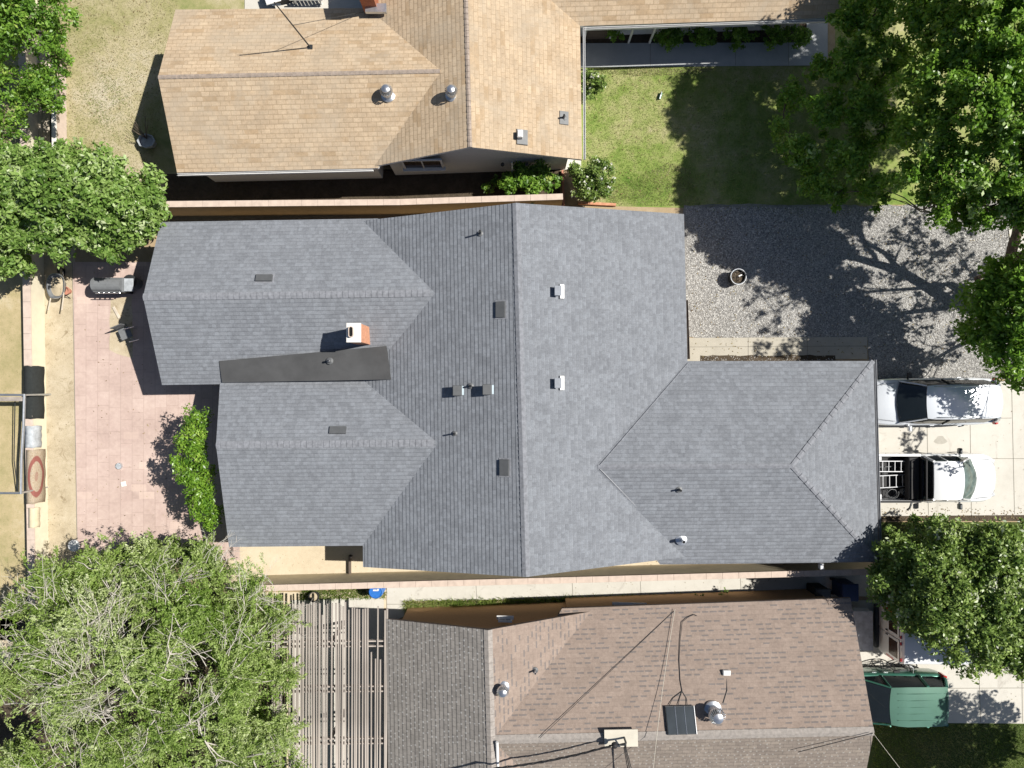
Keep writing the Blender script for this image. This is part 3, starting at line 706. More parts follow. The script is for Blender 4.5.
def garage_door(parent, c, w, h, n, mat):
    n = Vector((n[0], n[1], 0)).normalized(); t = Vector((-n.y, n.x, 0)); rz = math.atan2(t.y, t.x); c = Vector(c); d = MB()
    for k in range(4):
        d.box(c + n * .02 + Vector((0, 0, (k - 1.5) * h / 4)), (w, .06, h / 4 - .015), rz)
        for j in range(6): d.box(c + n * .055 + t * (w * ((j + .5) / 6 - .5)) + Vector((0, 0, (k - 1.5) * h / 4)), (w / 6 - .12, .02, h / 4 - .14), rz, bev=.008)
    o = d.build('garage_door', mat, parent)
    MB().box(c + n * .03 + Vector((0, 0, h / 2 + .06)), (w + .24, .1, .12), rz).box(c + n * .031 + t * (w / 2 + .06), (.12, .1, h), rz).box(c + n * .031 - t * (w / 2 + .06), (.12, .1, h), rz).build('frame', M['white'], o)
    MB().box(c + n * .08 + Vector((0, 0, -h * .3)), (.14, .03, .04), rz, bev=.01).build('handle', M['dark_metal'], o)
    return o
def on_plane(px, py, pl):
    """point on roof plane pl (3+ pts) seen at pixel: ray-plane intersection from the survey camera height"""
    n = pn(pl); a = Vector(pl[0]); o = Vector((0, 0, HC)); d = Vector(((px - 512) / FP, (384 - py) / FP, -1))
    t = (a - o).dot(n) / d.dot(n); return o + d * t
def pipe_vent(p, h, r, parent, mat=None, fl=None, lean=(0, 0)):
    m = MB().tube([p - Vector((0, 0, .05)), p + Vector((lean[0], lean[1], h))], r, 10); o = m.build('vent_pipe', mat or M['galv'], parent, False)
    smooth_by_angle(o)
    f = MB().lathe(p, [(r * 3.2, -.0), (r * 3.2, .03), (r * 1.4, .05), (r * 1.15, .12)], 12); f.build('flashing', fl or M['vent_grey'], o)
    MB().lathe(p + Vector((lean[0], lean[1], h)), [(r * .8, .002), (.0, .003)], 10).build('opening', M['dark_hollow'], o)
    return o
def turbine(p, parent, s=1.0, lean=(0, 0)):
    o = MB().lathe(p, [(.26 * s, -.08), (.26 * s, .0), (.17 * s, .05), (.155 * s, .28 * s)], 20).build('turbine_vent', M['galv'], parent); smooth_by_angle(o)
    c = p + Vector((lean[0], lean[1], .28 * s))
    fins = MB()
    for k in range(22):
        t = 2 * math.pi * k / 22; pts = []
        for j in range(6):
            a = j / 5; r = (.17 + .06 * math.sin(math.pi * a)) * s * (1 - .25 * a * a); tt = t + .25 * a; pts.append((c.x + r * math.cos(tt), c.y + r * math.sin(tt), c.z + a * .27 * s))
        for j in range(5):
            A, B = Vector(pts[j]), Vector(pts[j + 1]); rd = Vector((math.cos(t + .9), math.sin(t + .9), 0)) * .045 * s
            fins.add([A, B, B + rd, A + rd], [(0, 1, 2, 3)])
    fins.build('fins', M['alu'], o)
    cp = MB().lathe(c + Vector((0, 0, .27 * s)), [(.15 * s, -.01), (.145 * s, .015), (.08 * s, .04), (.03, .05), (0, .052)], 20).build('cap', M['alu'], o); smooth_by_angle(cp)
    MB().lathe(c, [(.13 * s, .0), (.13 * s, .26 * s)], 16).build('core', M['dark_metal'], o)
    return o
def tilted_box(c, size, plane, rz, mb):
    """box lying on a roof plane"""
    n = pn(plane); t = Vector((math.cos(rz), math.sin(rz), 0)); t = (t - n * t.dot(n)).normalized(); b = n.cross(t)
    x, y, z = size[0] / 2, size[1] / 2, size[2]; vs = []
    for zz, k in ((-.02, 1), (z, .94)):
        for sx, sy in ((-1, -1), (1, -1), (1, 1), (-1, 1)): vs.append(Vector(c) + t * sx * x * k + b * sy * y * k + n * zz)
    return mb.add(vs, [(3, 2, 1, 0), (4, 5, 6, 7), (0, 1, 5, 4), (1, 2, 6, 5), (2, 3, 7, 6), (3, 0, 4, 7)])

# ================================================================ MAIN GREY HOUSE
ZE, ZR, ZW, ZF = 2.6, 4.62, 3.58, 3.8
EPS = .004
H1 = empty('grey_roofed_house', (0, 0, 0), 0, 'long house with grey shingle roof filling the middle of the block', 'house')
mNr, mSr = P(516, 203, ZR), P(526, 577, ZR)
mNE, mSE = P(684, 214, ZE), P(692, 556, ZE)
mNW, mSW = P(361, 221, ZE), P(363, 567, ZE)
east = [mNr, mSr, mSE, mNE]; west = [mSr, mNr, mNW, mSW]
# front wing
fW, fE = P(585, 467.2, ZF), P(792, 466, ZF)
fNE, fSE = P(873.5, 361, ZE), P(879, 562, ZE)
fNW0 = P(684, 361, ZE); fSW0 = P(660, 564.5, ZE)
fn = [fW, fNW0 + (fNW0 - fNE) * .05, fNE, fE][::-1]; fs_ = [fW, fE, fSE, fSW0][::-1]
fe = [fE, fNE, fSE][::-1]
# west wings
uW, uE = P(143, 297, ZW), P(455, 292.6, ZW)
uNW, uSW = P(160.5, 222, ZE), P(162, 385, ZE)
uNE, uSE = P(378, 218.5, ZE), P(378, 382, ZE)
un = [uW, uE, uNE, uNW][::-1]; us = [uE, uW, uSW, uSE][::-1]
lW, lE = P(216, 445, ZW), P(460, 442.8, ZW)
lNW, lSW = P(220, 382, ZE), P(229, 547, ZE)
lNE, lSE = P(378, 379, ZE), P(378, 545.5, ZE)
ln_ = [lW, lE, lNE, lNW][::-1]; ls = [lE, lW, lSW, lSE][::-1]
def fix(p):
    return p if sum((Vector(p[i]).x * Vector(p[(i + 1) % len(p)]).y - Vector(p[(i + 1) % len(p)]).x * Vector(p[i]).y) for i in range(len(p))) > 0 else p[::-1]
def plane(pts, open_edges=()):
    """wind counter-clockwise; open_edges: pairs of points that share a ridge (no skirt)"""
    q = fix([Vector(p) for p in pts]); n = len(q); sk = set(range(n))
    for a, b in open_edges:
        for i in range(n):
            e = {tuple(round(v, 4) for v in q[i]), tuple(round(v, 4) for v in q[(i + 1) % n])}
            if e == {tuple(round(v, 4) for v in Vector(a)), tuple(round(v, 4) for v in Vector(b))}: sk.discard(i)
    return q, sk
def pl(pts, mi, *oe):
    q, sk = plane(pts, oe); return (q, sk, mi)
main_planes = [pl(east, 0, (mNr, mSr)), pl(west, 0, (mNr, mSr)),
               pl(fn, 0, (fW, fE), (fNE, fE)), pl(fs_, 0, (fW, fE), (fSE, fE)), pl(fe, 0, (fE, fNE), (fE, fSE)),
               pl(un, 0, (uW, uE)), pl(us, 0, (uW, uE)), pl(ln_, 0, (lW, lE)), pl(ls, 0, (lW, lE))]
RF1 = roof_mesh('roof', main_planes, [M['grey_shingle'], M['fascia_grey']], H1)
for a, b, p, q in ((mSr, mNr, east, west), (P(598, 467, ZF), fE, fn, fs_), (fSE, fE, fe, fs_), (fNE, fE, fe, fn),
                   (P(430, 293, ZW), uW, un, us), (P(434, 443, ZW), lW, ln_, ls)):
    ridge_cap(a, b, pn(p), pn(q), M['grey_cap'], RF1, *((.34, .085) if p in (fe, fn) or a == fSE else (.2, .13)))
for _a, _b, _m in ((P(600, 469, ZF - .02), P(684.5, 556, ZE + .02), 'fascia_grey'), (P(600, 465, ZF - .02), P(688, 363, ZE + .02), 'grey_cap')):
    MB().tube([_a + Vector((0, 0, .012)), _a.lerp(_b, .5) + Vector((0, 0, .012)), _b + Vector((0, 0, .012))], .022, 6).build('valley_flashing', M[_m], RF1)
mem = [P(219, 361, 2.90), P(386, 346, 3.12), P(391, 379.5, 3.02), P(222, 382.5, 2.72)]
roof_mesh('low_slope_roof', [pl(mem, 0)], [M['membrane'], M['membrane']], H1, .2)
wb = MB()
block(wb, [mSW, mNW, mNE, mSE], (mSr, mNr), .45)
block(wb, [uNW, uNE, uSE, uSW], (uW, P(378, 294, ZW)), .4)
block(wb, [lNW, lNE, lSE, lSW], (lW, P(378, 444, ZW)), .4)
block(wb, [P(640, 361, ZE), fNE, fSE, P(690, 564, ZE)], None, .45)
wb.build('wall', M['stucco_tan'], H1)
Wx = lambda px, py, z=1.3: P(px, py, z)
# openings on walls (seen only from the side)
ew = fNE.x - .45
garage_door(H1, (ew + .035, (fNE.y + fSE.y) / 2 - .2, 1.1), 4.9, 2.1, (1, 0), M['white'])
window(H1, (mNE.x - .42, mNE.y - 1.6, 1.5), 1.6, 1.1, (1, .02), mull=1)
door(H1, (mNE.x - .42, mNE.y - 4.1, 1.05), .95, 2.05, (1, .02), M['redbrown'])
window(H1, (uW.x + .30, uW.y + .2, 1.4), 1.5, 1.1, (-1, 0), mull=1)
door(H1, (lW.x + .32, lW.y + .2, 1.05), 1.8, 2.05, (-1, 0), M['white'])
window(H1, (lSW.x + 2.2, lSW.y + .40, 1.5), 1.2, .9, (0, -1)); window(H1, (2.5, mSE.y - .0 + .29, 1.5), 1.2, .9, (0, -1))
gutter([P(873.5, 361, ZE - .01) + Vector((.07, .05, 0)), P(879, 562, ZE - .01) + Vector((.07, -.05, 0))], M['fascia_grey'], RF1)
gutter([P(686, 300, ZE - .01) + Vector((.03, 0, 0)), P(688, 359, ZE - .01) + Vector((.03, 0, 0))], M['fascia_brown'], RF1)
# chimney
def chimney(parent, px0, py0, px1, py1, zt, zb, bmat, cmat, flue=True):
    a, b = P(px0, py0, zt), P(px1, py1, zt); cx, cy = (a.x + b.x) / 2, (a.y + b.y) / 2; w, d = b.x - a.x, a.y - b.y
    mb = MB(); rows = int((zt - .06 - zb) / .085)
    for k in range(rows):
        z = zb + .085 * k; mb.box((cx, cy, z + .039), (w - .03, d - .03, .078))
    mb.box((cx, cy, (zb + zt) / 2 - .04), (w - .045, d - .045, zt - zb - .08))
    o = mb.build('chimney', bmat, parent)
    c = MB(); c.box((cx, cy, zt - .03), (w + .005, d + .005, .06), bev=.012); c.build('crown', cmat, o)
    if flue:
        f = MB(); n = 20; ox = cx - w * .13
        prof = [(.075, 0), (.085, .13), (.062, .13), (.058, .0)]
        vs, fs = [], []
        for r, z in prof:
            for k in range(n):
                t = 2 * math.pi * k / n; yy = math.sin(t); vs.append((ox + r * math.cos(t), cy + .02 + r * yy + (.10 if yy > 0 else -.10), zt + z))
        for i in range(3):
            for k in range(n): fs.append((i * n + k, i * n + (k + 1) % n, (i + 1) * n + (k + 1) % n, (i + 1) * n + k))
        f.add(vs, fs); f.build('flue', M['blockcap'], o)
        g = MB(); g.add([(v[0], v[1], zt + .09) for v in vs[2 * n:3 * n]], [tuple(range(n))]); g.build('flue_opening', M['dark_hollow'], o)
    return o
chimney(H1, 346.2, 323, 360.8, 342.3, 4.65, 3.0, M['brick'], M['cap_white'])
# low box vents lying on the slopes
for px, py, sx, sy, p in ((264.5, 278.5, .6, .26, un), (338, 430.5, .6, .28, ln_), (501, 309.5, .34, .56, west), (504.8, 467.5, .34, .56, west)):
    mb = MB(); tilted_box(on_plane(px, py, p), (sx, sy, .09), p, 0, mb); o = mb.build('low_vent', M['vent_grey'], H1)
    mb = MB(); tilted_box(on_plane(px, py, p), (sx + .12, sy + .12, .012), p, 0, mb); mb.build('flashing', M['grey_cap'], o)
def hood_vent(px, py, p, white=True, s=1.0):
    c = on_plane(px, py, p); mb = MB()
    w, d, h = .17 * s, .34 * s, .30 * s
    if white:
        mb.box(c + Vector((.02, 0, h * .3)), (w, d * .85, h * .9), bev=.02)
        o = mb.build('roof_vent', M['alu'], H1)
        f = MB(); tilted_box(c + Vector((.17, 0, .01)), (.16, .5 * s, .02), p, 0, f); f.build('flashing', M['white'], o)
        MB().box(c + Vector((.02, 0, h * .75 + .03)), (w * 1.4, d, .03), bev=.01).build('cap', M['galv'], o)
    else:
        mb.box(c + Vector((0, 0, .12)), (.22, .28, .36), bev=.02); o = mb.build('roof_vent', M['vent_blue'], H1)
        MB().box(c + Vector((.0, 0, .31)), (.32, .36, .05), bev=.02).build('cap', M['vent_grey'], o)
        MB().box(c + Vector((.14, 0, .16)), (.1, .32, .22), tilt=(0, .4, 0), bev=.01).build('hood', M['vent_blue'], o)
    return o
hood_vent(557, 291.5, east); hood_vent(557, 383, east)
hood_vent(458, 390.5, west, False); hood_vent(487.5, 389.5, west, False)
for px, py, p, h, r in ((480.5, 233.5, west, .45, .03), (471, 386, west, .42, .032), (455, 433.5, west, .38, .028), (679, 489.5, fs_, .3, .035), (330, 361, mem, .28, .04)):
    c = on_plane(px, py, p); pipe_vent(c, h, r, H1, M['black_pipe'] if p is not mem else M['alu'])
c = on_plane(681, 539.5, fs_); pipe_vent(c, .42, .065, H1, M['galv'], M['alu'])
MB().box(P(821, 566, 2.2), (.14, .22, .2), bev=.02).build('junction_box', M['white'], H1)

# ================================================================ NORTH TAN HOUSE
H2 = empty('tan_roofed_house', (0, 0, 0), 0, 'house with tan shingle roof and green front lawn along the top of the photo', 'house')
zr2, zw2 = 3.95, 3.6
n_r0, n_r1 = P(463, -110, zr2), P(470, 147, zr2)
n_SW, n_SE = P(373, 166.5, ZE), P(582, 159.5, ZE)
n_NW, n_NE = P(364, -115, ZE), P(578, -120, ZE)
ne_ = [n_r0, n_r1, n_SE, n_NE]; nw_ = [n_r1, n_r0, n_NW, n_SW]
w_W, w_E = P(158, 77, zw2), P(462, 70.5, zw2)
w_NW, w_SW = P(175.5, 9.5, ZE), P(177, 172.5, ZE); w_NE, w_SE = P(388, 7.8, ZE), P(378, 168, ZE)
wn = [w_W, w_E, w_NE, w_NW]; ws = [w_E, w_W, w_SW, w_SE]
e_W, e_E = P(500, -58, zw2 + .1), P(850, -66, zw2 + .1)
e_SW, e_SE = P(566, 26.4, ZE), P(842, 17.5, ZE); e_NW, e_NE = P(566, -142, ZE), P(838, -150, ZE)
es = [e_W, e_E, e_SE, e_SW]; en = [e_E, e_W, e_NW, e_NE]
RF2 = roof_mesh('roof', [pl(ne_, 0, (n_r0, n_r1)), pl(nw_, 0, (n_r0, n_r1)), pl(wn, 0, (w_W, w_E)), pl(ws, 0, (w_W, w_E)), pl(es, 0, (e_W, e_E)), pl(en, 0, (e_W, e_E))],
                [M['tan_shingle'], M['white']], H2)
for a, b, p, q in ((n_r0, n_r1, ne_, nw_), (w_W, P(440, 71, zw2), wn, ws), (P(530, -58, zw2 + .1), e_E, es, en)):
    ridge_cap(a, b, pn(p), pn(q), M['tan_cap'], RF2, .2, .075)
wb = MB()
block(wb, [n_SW, n_NW, n_NE, n_SE], (n_r1, n_r0), .4, gable_inset=.45)
block(wb, [w_NW, w_NE, w_SE, w_SW], (w_W, P(378, 73, zw2)), .4)
ee = [e_NW, e_NE, e_SE, e_SW]
block(wb, [Vector(e_NW), Vector(e_NE), Vector(e_SE) + Vector((-.3, .45, 0)), Vector(e_SW) + Vector((0, .45, 0))], (P(566, -58, zw2), e_E), .45)
wb.build('wall', M['stucco_white'], H2)
gutter([P(177, 172.8, ZE) + Vector((0, -.07, 0)), P(373, 168.2, ZE) + Vector((0, -.07, 0))], M['white'], RF2)
gutter([P(582, 27, ZE) + Vector((.07, 0, 0)), P(582.6, 159, ZE) + Vector((.07, 0, 0))], M['white'], RF2)
gutter([P(583, 26.6, ZE) + Vector((0.03, -.07, 0)), P(842, 18, ZE) + Vector((0, -.07, 0))], M['white'], RF2)
yw = n_SE.y + .45
window(H2, (-3.35, yw - .32, 1.75), 1.5, 1.0, (.02, -1), pane=M['brownglass']); 
window(H2, (5.2, e_SW.y + .86, 1.55), 1.5, 1.1, (.03, -1), mull=2); window(H2, (8.4, e_SW.y + .95, 1.55), 1.8, 1.1, (.03, -1), mull=2)
door(H2, (3.4, e_SW.y + .86, 1.05), .95, 2.05, (.03, -1), M['fascia_brown'])
for x in (4.64, 5.48): MB().box((x, 13.6, 1.3), (.07, .07, 2.4)).build('post', M['white'], H2)
turbine(on_plane(388, 95, ws), H2, .95); turbine(on_plane(452, 95, nw_), H2, .9)
c = on_plane(520, 136, ne_); o = MB().box(c + Vector((0, 0, .14)), (.2, .26, .3), bev=.03).build('roof_vent', M['white'], H2)
f = MB(); tilted_box(c + Vector((.08, -.04, .01)), (.42, .55, .02), ne_, 0, f); f.build('flashing', M['vent_grey'], o)
c = on_plane(563.5, 118, ne_); o = pipe_vent(c, .3, .035, H2, M['black_pipe'])
f = MB(); tilted_box(c + Vector((.02, 0, .01)), (.36, .5, .02), ne_, 0, f); f.build('base_plate', M['vent_grey'], o)
chimney(H2, 353, -33, 369, -15, 4.5, 2.6, M['dark_brick'], M['cap_white'], False)
f = MB(); f.box(P(376, 8.6, 3.05), (.75, .3, .14)); f.build('chimney_flashing', M['galv'], H2)
MB().lathe((-.35, yw - .45, 2.0), [(.02, -.06), (.07, -.02), (.07, .05), (.02, .08)], 12).build('wall_lamp', M['black_pipe'], H2)
MB().lathe((.55, yw - .45, 2.0), [(.02, -.06), (.07, -.02), (.07, .05), (.02, .08)], 12).build('wall_lamp', M['black_pipe'], H2)
MB().tube([(.0, yw - .46, .05), (.0, yw - .46, 2.3)], .025, 8).build('conduit', M['white'], H2)

# antenna mast on the tan roof
ant = empty('roof_antenna', (0, 0, 0), 0, 'thin dark antenna mast with a guy wire standing on the tan roof', 'antenna')
b0 = on_plane(310.5, 47.5, wn); tp = Vector((b0.x - .35, b0.y + .1, b0.z + 2.75))
MB().tube([b0, b0.lerp(tp, .5), tp], [.028, .024, .02], 8).build('mast', M['dark_metal'], ant)
e = MB()
for k in range(2):
    c = tp + Vector((0, 0, -.1 - .08 * k)); L = .35 - .09 * k; e.tube([c + Vector((-L / 2, 0, 0)), c + Vector((L / 2, 0, 0))], .009, 5)
e.build('aerial_rods', M['alu'], ant)
MB().box(b0 + Vector((0, 0, .03)), (.16, .16, .05)).build('foot_plate', M['dark_metal'], ant)
g = MB(); mid = b0.lerp(tp, .52); g.tube([mid, on_plane(365, 12, wn) + Vector((0, 0, .02))], .009, 5); g.build('guy_wire', M['dark_metal'], ant)

# ================================================================ SOUTH BROWN HOUSE
H3 = empty('brown_roofed_house', (0, 0, 0), 0, 'house with brown speckled roof and solar panel along the bottom of the photo', 'house')
zr3 = 4.25
s_r0, s_r1 = P(488, 630, zr3), P(495, 900, zr3)
s_NW, s_NE = P(386, 619, ZE), P(594, 611, ZE); s_SW, s_SE = P(390, 905, ZE), P(600, 900, ZE)
sw_ = [s_r0, s_r1, s_SW, s_NW]; se_ = [s_r1, s_r0, s_NE, s_SE]
k_W, k_E = P(489, 740.3, zr3 - .02), P(874, 731.5, zr3 - .02)
k_NW, k_NE = P(562, 608.5, ZE), P(850.5, 598, ZE)
k_SW, k_SE = P(562, 845, ZE), P(853, 838, ZE)
kn = [k_W, k_E, k_NE, k_NW]; ks = [k_E, k_W, k_SW, k_SE]
RF3 = roof_mesh('roof', [pl(sw_, 1, (s_r0, s_r1)), pl(se_, 0, (s_r0, s_r1)), pl(kn, 0, (k_W, k_E)), pl(ks, 2, (k_W, k_E))],
                [M['brown_shingle'], M['weathered_shingle'], M['dusty_shingle'], M['fascia_brown']], H3)
for a, b, p, q in ((s_r1, s_r0, sw_, se_), (P(492, 740, zr3 - .02), k_E, kn, ks)):
    ridge_cap(a, b, pn(p), pn(q), M['brown_cap'], RF3, .25, .16)
wb = MB()
block(wb, [s_NW, s_NE, s_SE, s_SW][:0] or [s_NE, s_SE, s_SW, s_NW], (s_r0, s_r1), .4, gable_inset=.42)
block(wb, [k_SE, k_SW, k_NW, k_NE][:0] or [k_NW, k_NE, k_SE, k_SW], (P(560, 738, zr3 - .02), k_E), .4)
wb.build('wall', M['stucco_orange'], H3)
window(H3, (-.25, s_NE.y - .36, 2.6), .5, .3, (.03, 1))
window(H3, (4.5, k_NW.y - .36, 1.6), 1.2, .8, (.03, 1)); garage_door(H3, (k_NE.x - .26, k_NE.y - 4.4, 1.1), 4.6, 2.1, (1, 0), M['white'])
step = MB(); step.add([P(562, 608, ZE + .03), P(562, 612, ZE + .05), P(783, 606, ZE + .05), P(783, 603.2, ZE + .03)], [(0, 1, 2, 3)])
turbine(on_plane(503, 687.5, se_), H3, .85); 
turbine(on_plane(713, 710, kn), H3, 1.15)
o = pipe_vent(on_plane(535, 670, se_), .32, .035, H3, M['galv'])
c = on_plane(726, 672, kn); o = MB().box(c + Vector((0, 0, .06)), (.26, .18, .12), bev=.02).build('junction_box', M['white'], H3)
MB().tube([c + Vector((0, -.1, .02)), on_plane(727, 690, kn) + Vector((0, 0, .02)), on_plane(723, 703, kn) + Vector((0, 0, .02))], .012, 5).build('cord', M['black_pipe'], o)
sp = empty('solar_panel', (0, 0, 0), 0, 'dark solar heating panel of three strips lying on the brown roof', 'solar panel')
q = [on_plane(664.5, 706, kn), on_plane(693, 705.5, kn), on_plane(696, 734, kn), on_plane(667.5, 735, kn)]; nn = pn(kn)
def quadslab(mb, q, t0, t1, n):
    return mb.add([a + n * t0 for a in q] + [a + n * t1 for a in q], [(3, 2, 1, 0), (4, 5, 6, 7), (0, 1, 5, 4), (1, 2, 6, 5), (2, 3, 7, 6), (3, 0, 4, 7)])
q = fix(q); q = q if pn(q).z > 0 else q
quadslab(MB(), q, -.02, .1, nn).build('frame', M['dark_metal'], sp)
for i in range(3):
    a, b = .02 + i / 3 * .97, .02 + (i + 1) / 3 * .97 - .025
    # order the corners: top-left, top-right, bottom-right, bottom-left
    tl, tr, br_, bl = sorted(q, key=lambda v: (-v.y, v.x))[0:2] + sorted(q, key=lambda v: (-v.y, v.x))[2:][::-1]
    if tl.x > tr.x: tl, tr = tr, tl
    if bl.x > br_.x: bl, br_ = br_, bl
    qq = [bl.lerp(br_, a).lerp(tl.lerp(tr, a), .03), bl.lerp(br_, b).lerp(tl.lerp(tr, b), .03), tl.lerp(tr, b).lerp(bl.lerp(br_, b), .03), tl.lerp(tr, a).lerp(bl.lerp(br_, a), .03)]
    quadslab(MB(), qq, .101, .115, nn).build('cell_strip', M['solar'], sp)
    if i:
        p0, p1 = bl.lerp(br_, a - .012), tl.lerp(tr, a - .012)
        MB().tube([p0 + nn * .115, p1 + nn * .115], .014, 5).build('divider', M['alu'], sp)
MB().tube([tr + nn * .11, br_ + nn * .11], .02, 5).build('edge_rail', M['dull_alu'], sp)
wz = lambda px, py, h=.02: on_plane(px, py, kn) + nn * h
cord = empty('panel_cable', (0, 0, 0), 0, 'thin black cable running from the solar panel up the brown roof', 'cable')
MB().tube([wz(682, 691), wz(680, 680), wz(679, 660), wz(680, 640), wz(682, 622), wz(688, 617), wz(694, 614.5), wz(697, 616)], .012, 5).build('cord', M['black_pipe'], cord)
g = MB()
for tx in (669, 678, 687): g.tube([wz(682, 691), wz((682 + tx) / 2 + (tx - 680) * .25, 698), wz(tx, 705, .05)], .012, 5)
g.build('connector_wires', M['black_pipe'], cord)
# service mast on its plywood board
sm = empty('service_mast', (0, 0, 0), 0, 'electric service mast standing through a pale board on the brown roof ridge', 'mast')
bc = on_plane(620.5, 736, kn)
bd = MB().box(Vector((bc.x, bc.y, k_W.z + .12)), (1.13, .58, .04), .02); bd.build('board', M['plywood'], sm)
mt = Vector((bc.x + .1, bc.y + .03, k_W.z + .5))
MB().tube([Vector((bc.x + .1, bc.y + .03, k_W.z)), mt, mt + Vector((-.05, 0, .12)), mt + Vector((-.2, -.02, .08))], .035, 8).build('mast_pipe', M['dark_metal'], sm)
MB().sphere(mt + Vector((-.38, -.08, .0)), .11, 10).tube([mt + Vector((-.38, -.08, 0)), mt + Vector((-.55, -.12, -.05))], .03, 6).build('splice_clamp', M['black'], sm)
MB().tube([mt, mt + Vector((-.35, -.08, 0))], .018, 6).build('wire_tail', M['black'], sm)
pc = empty('overhead_power_cable', (0, 0, 0), 0, 'thick twisted black power cable hanging from the mast towards the bottom left', 'cable')
A = mt + Vector((-.5, -.12, -.03)); B = P(490, 769, 4.62); Cc = P(380, 850, 5.0)
pts = [A.lerp(B, t / 14) + Vector((0, -.16 * math.sin(math.pi * t / 14) , -.12 * math.sin(math.pi * t / 14))) for t in range(15)] + [B.lerp(Cc, t / 6) for t in range(1, 7)]
for k in range(3):
    MB().tube([p + Vector((0, .028 * math.cos(i * 1.7 + k * 2.09), .028 * math.sin(i * 1.7 + k * 2.09))) for i, p in enumerate(pts)], .02 if k else .015, 5).build('strand', M['black'], pc)
w2 = empty('hanging_power_lead', (0, 0, 0), 0, 'loose black power lead running down the roof below the mast', 'cable')
for k in range(3):
    MB().tube([mt + Vector((.0, 0, .02)), P(624 + k, 748, 4.6), P(629 + 2 * k, 775, 4.3 + .1 * k), P(636 + 3 * k, 810, 3.8)], .017, 5).build('strand', M['black'], w2)
for nm, lab, a, b, sag, r, mm in (('white_cable', 'thin white cable crossing the brown roof from its north eave to the bottom edge', P(675, 609, 2.75), P(650, 800, 5.6), .25, .009, 'plywood'),
                             ('wire_or_shadow_line', 'thin pale wire leaving the east end of the brown roof ridge over the lawn', P(873, 733, 4.3), P(925, 800, 5.0), .1, .007, 'plywood'),
                             ('wire_or_shadow_line', 'thin dark wire lying across the dusty south slope near the east end of the ridge', P(873, 733, 4.35), P(798, 752, 4.2), .0, .014, 'black'),
                             ('wire_or_shadow_line', 'long thin dark line drawn as a cable shadow diagonally over the brown roof from its north eave', P(674, 611, 2.70), P(540, 738, 4.29), .0, .009, 'dark_metal')):  # dark strand laid on the roof to draw the cable's shadow
    o = MB().tube([Vector(a).lerp(Vector(b), t / 10) + Vector((0, 0, -sag * math.sin(math.pi * t / 10))) for t in range(11)], r, 5).build(nm, M[mm])
    tag(o, lab, 'cable')
wp = MB().tube([P(497, 742, 4.35), P(499, 800, 3.9)], .05, 8).build('white_vent_duct', M['white'], H3)
# ================================================================ WALLS AND FENCES
def block_wall(name, label, pts, h, w, wm, cm, z0=-.05, cat='wall', capw=.03):
    t = empty(name, (0, 0, 0), 0, label, cat)
    m, c = MB(), MB()
    for a, b in zip(pts[:-1], pts[1:]):
        A, B = P(*a, h), P(*b, h); d = B - A; L = d.length; rz = math.atan2(d.y, d.x); mid = (A + B) / 2
        m.box((mid.x, mid.y, (h - .06 + z0) / 2), (L, w, h - .06 - z0), rz)
        n = max(1, round(L / .62)); 
        for i in range(n):
            q = A.lerp(B, (i + .5) / n); c.box((q.x, q.y, h - .03), (L / n - .006, w + capw, .06), rz + random.gauss(0, .002), bev=.004)
    m.build('wall_face', wm, t); c.build('cap_blocks', cm, t)
    return t
block_wall('boundary_wall', 'long tan block wall in the shaded alley between the grey and tan roofed houses', [(120, 204.5), (400, 202), (563, 196.5)], 1.5, .2, M['tanwall'], M['blockcap'])
block_wall('boundary_wall', 'long khaki block wall between the sandy side yard and the concrete side path', [(255, 588.5), (560, 580.5), (885, 571.5)], 1.5, .2, M['khakiwall'], M['blockcap'])
block_wall('boundary_wall', 'low cream block wall with pink cap behind the patio, carrying the rug', [(20, -40), (23.5, 150), (26, 270), (30.5, 540), (32, 640)], .85, .26, M['yellowwall'], M['blockcap'])
block_wall('boundary_wall', 'short pale wall beside the plank deck in the top left corner', [(53, 60), (54, 158)], .7, .14, M['blockcap'], M['cap_white'])
dk = empty('plank_deck', (0, 0, 0), 0, 'small pale plank deck beside the short wall under the top left trees', 'deck')
for i in range(7):
    a = P(25 + i * 3.9, 30, .12); b = P(25 + i * 3.9, 165, .12)
    MB().box(((a.x + b.x) / 2, (a.y + b.y) / 2, .12), (.145, a.y - b.y, .04), bev=.004).build('plank', M['palewood'], dk)
MB().box(P(36, 60, .05), (1.0, .1, .1)).box(P(36, 130, .05), (1.0, .1, .1)).build('joist', M['wood'], dk)
tag(MB().tube([P(38, 142, .2), P(53, 147, .3), P(55, 147, .3)], .06, 6).build('log', M['greybark']), 'short grey log lying across the pale plank deck', 'log')
sg = empty('timber_border', (0, 0, 0), 0, 'thin dark timber border crossing the sandy side yard up to the khaki wall', 'edging')
MB().box(P(350.5, 566, 0) + Vector((0, -.02, .1)), (.07, .95, .22), bev=.01).build('board', M['fascia_brown'], sg)
for dy in (-.4, .4): MB().box(P(350.5, 566, 0) + Vector((.06, dy, .12)), (.05, .05, .28)).build('stake', M['wood'], sg)
ge = empty('garden_edging', (0, 0, 0), 0, 'reddish timber edging at the corner of the green front lawn', 'edging')
MB().box(P(597, 204, .08), (1.5, .1, .14), -.05).build('timber', M['brick'], ge); MB().box(P(563, 188, .08), (.08, 1.4, .14), .03).build('timber', M['terracotta'], ge)

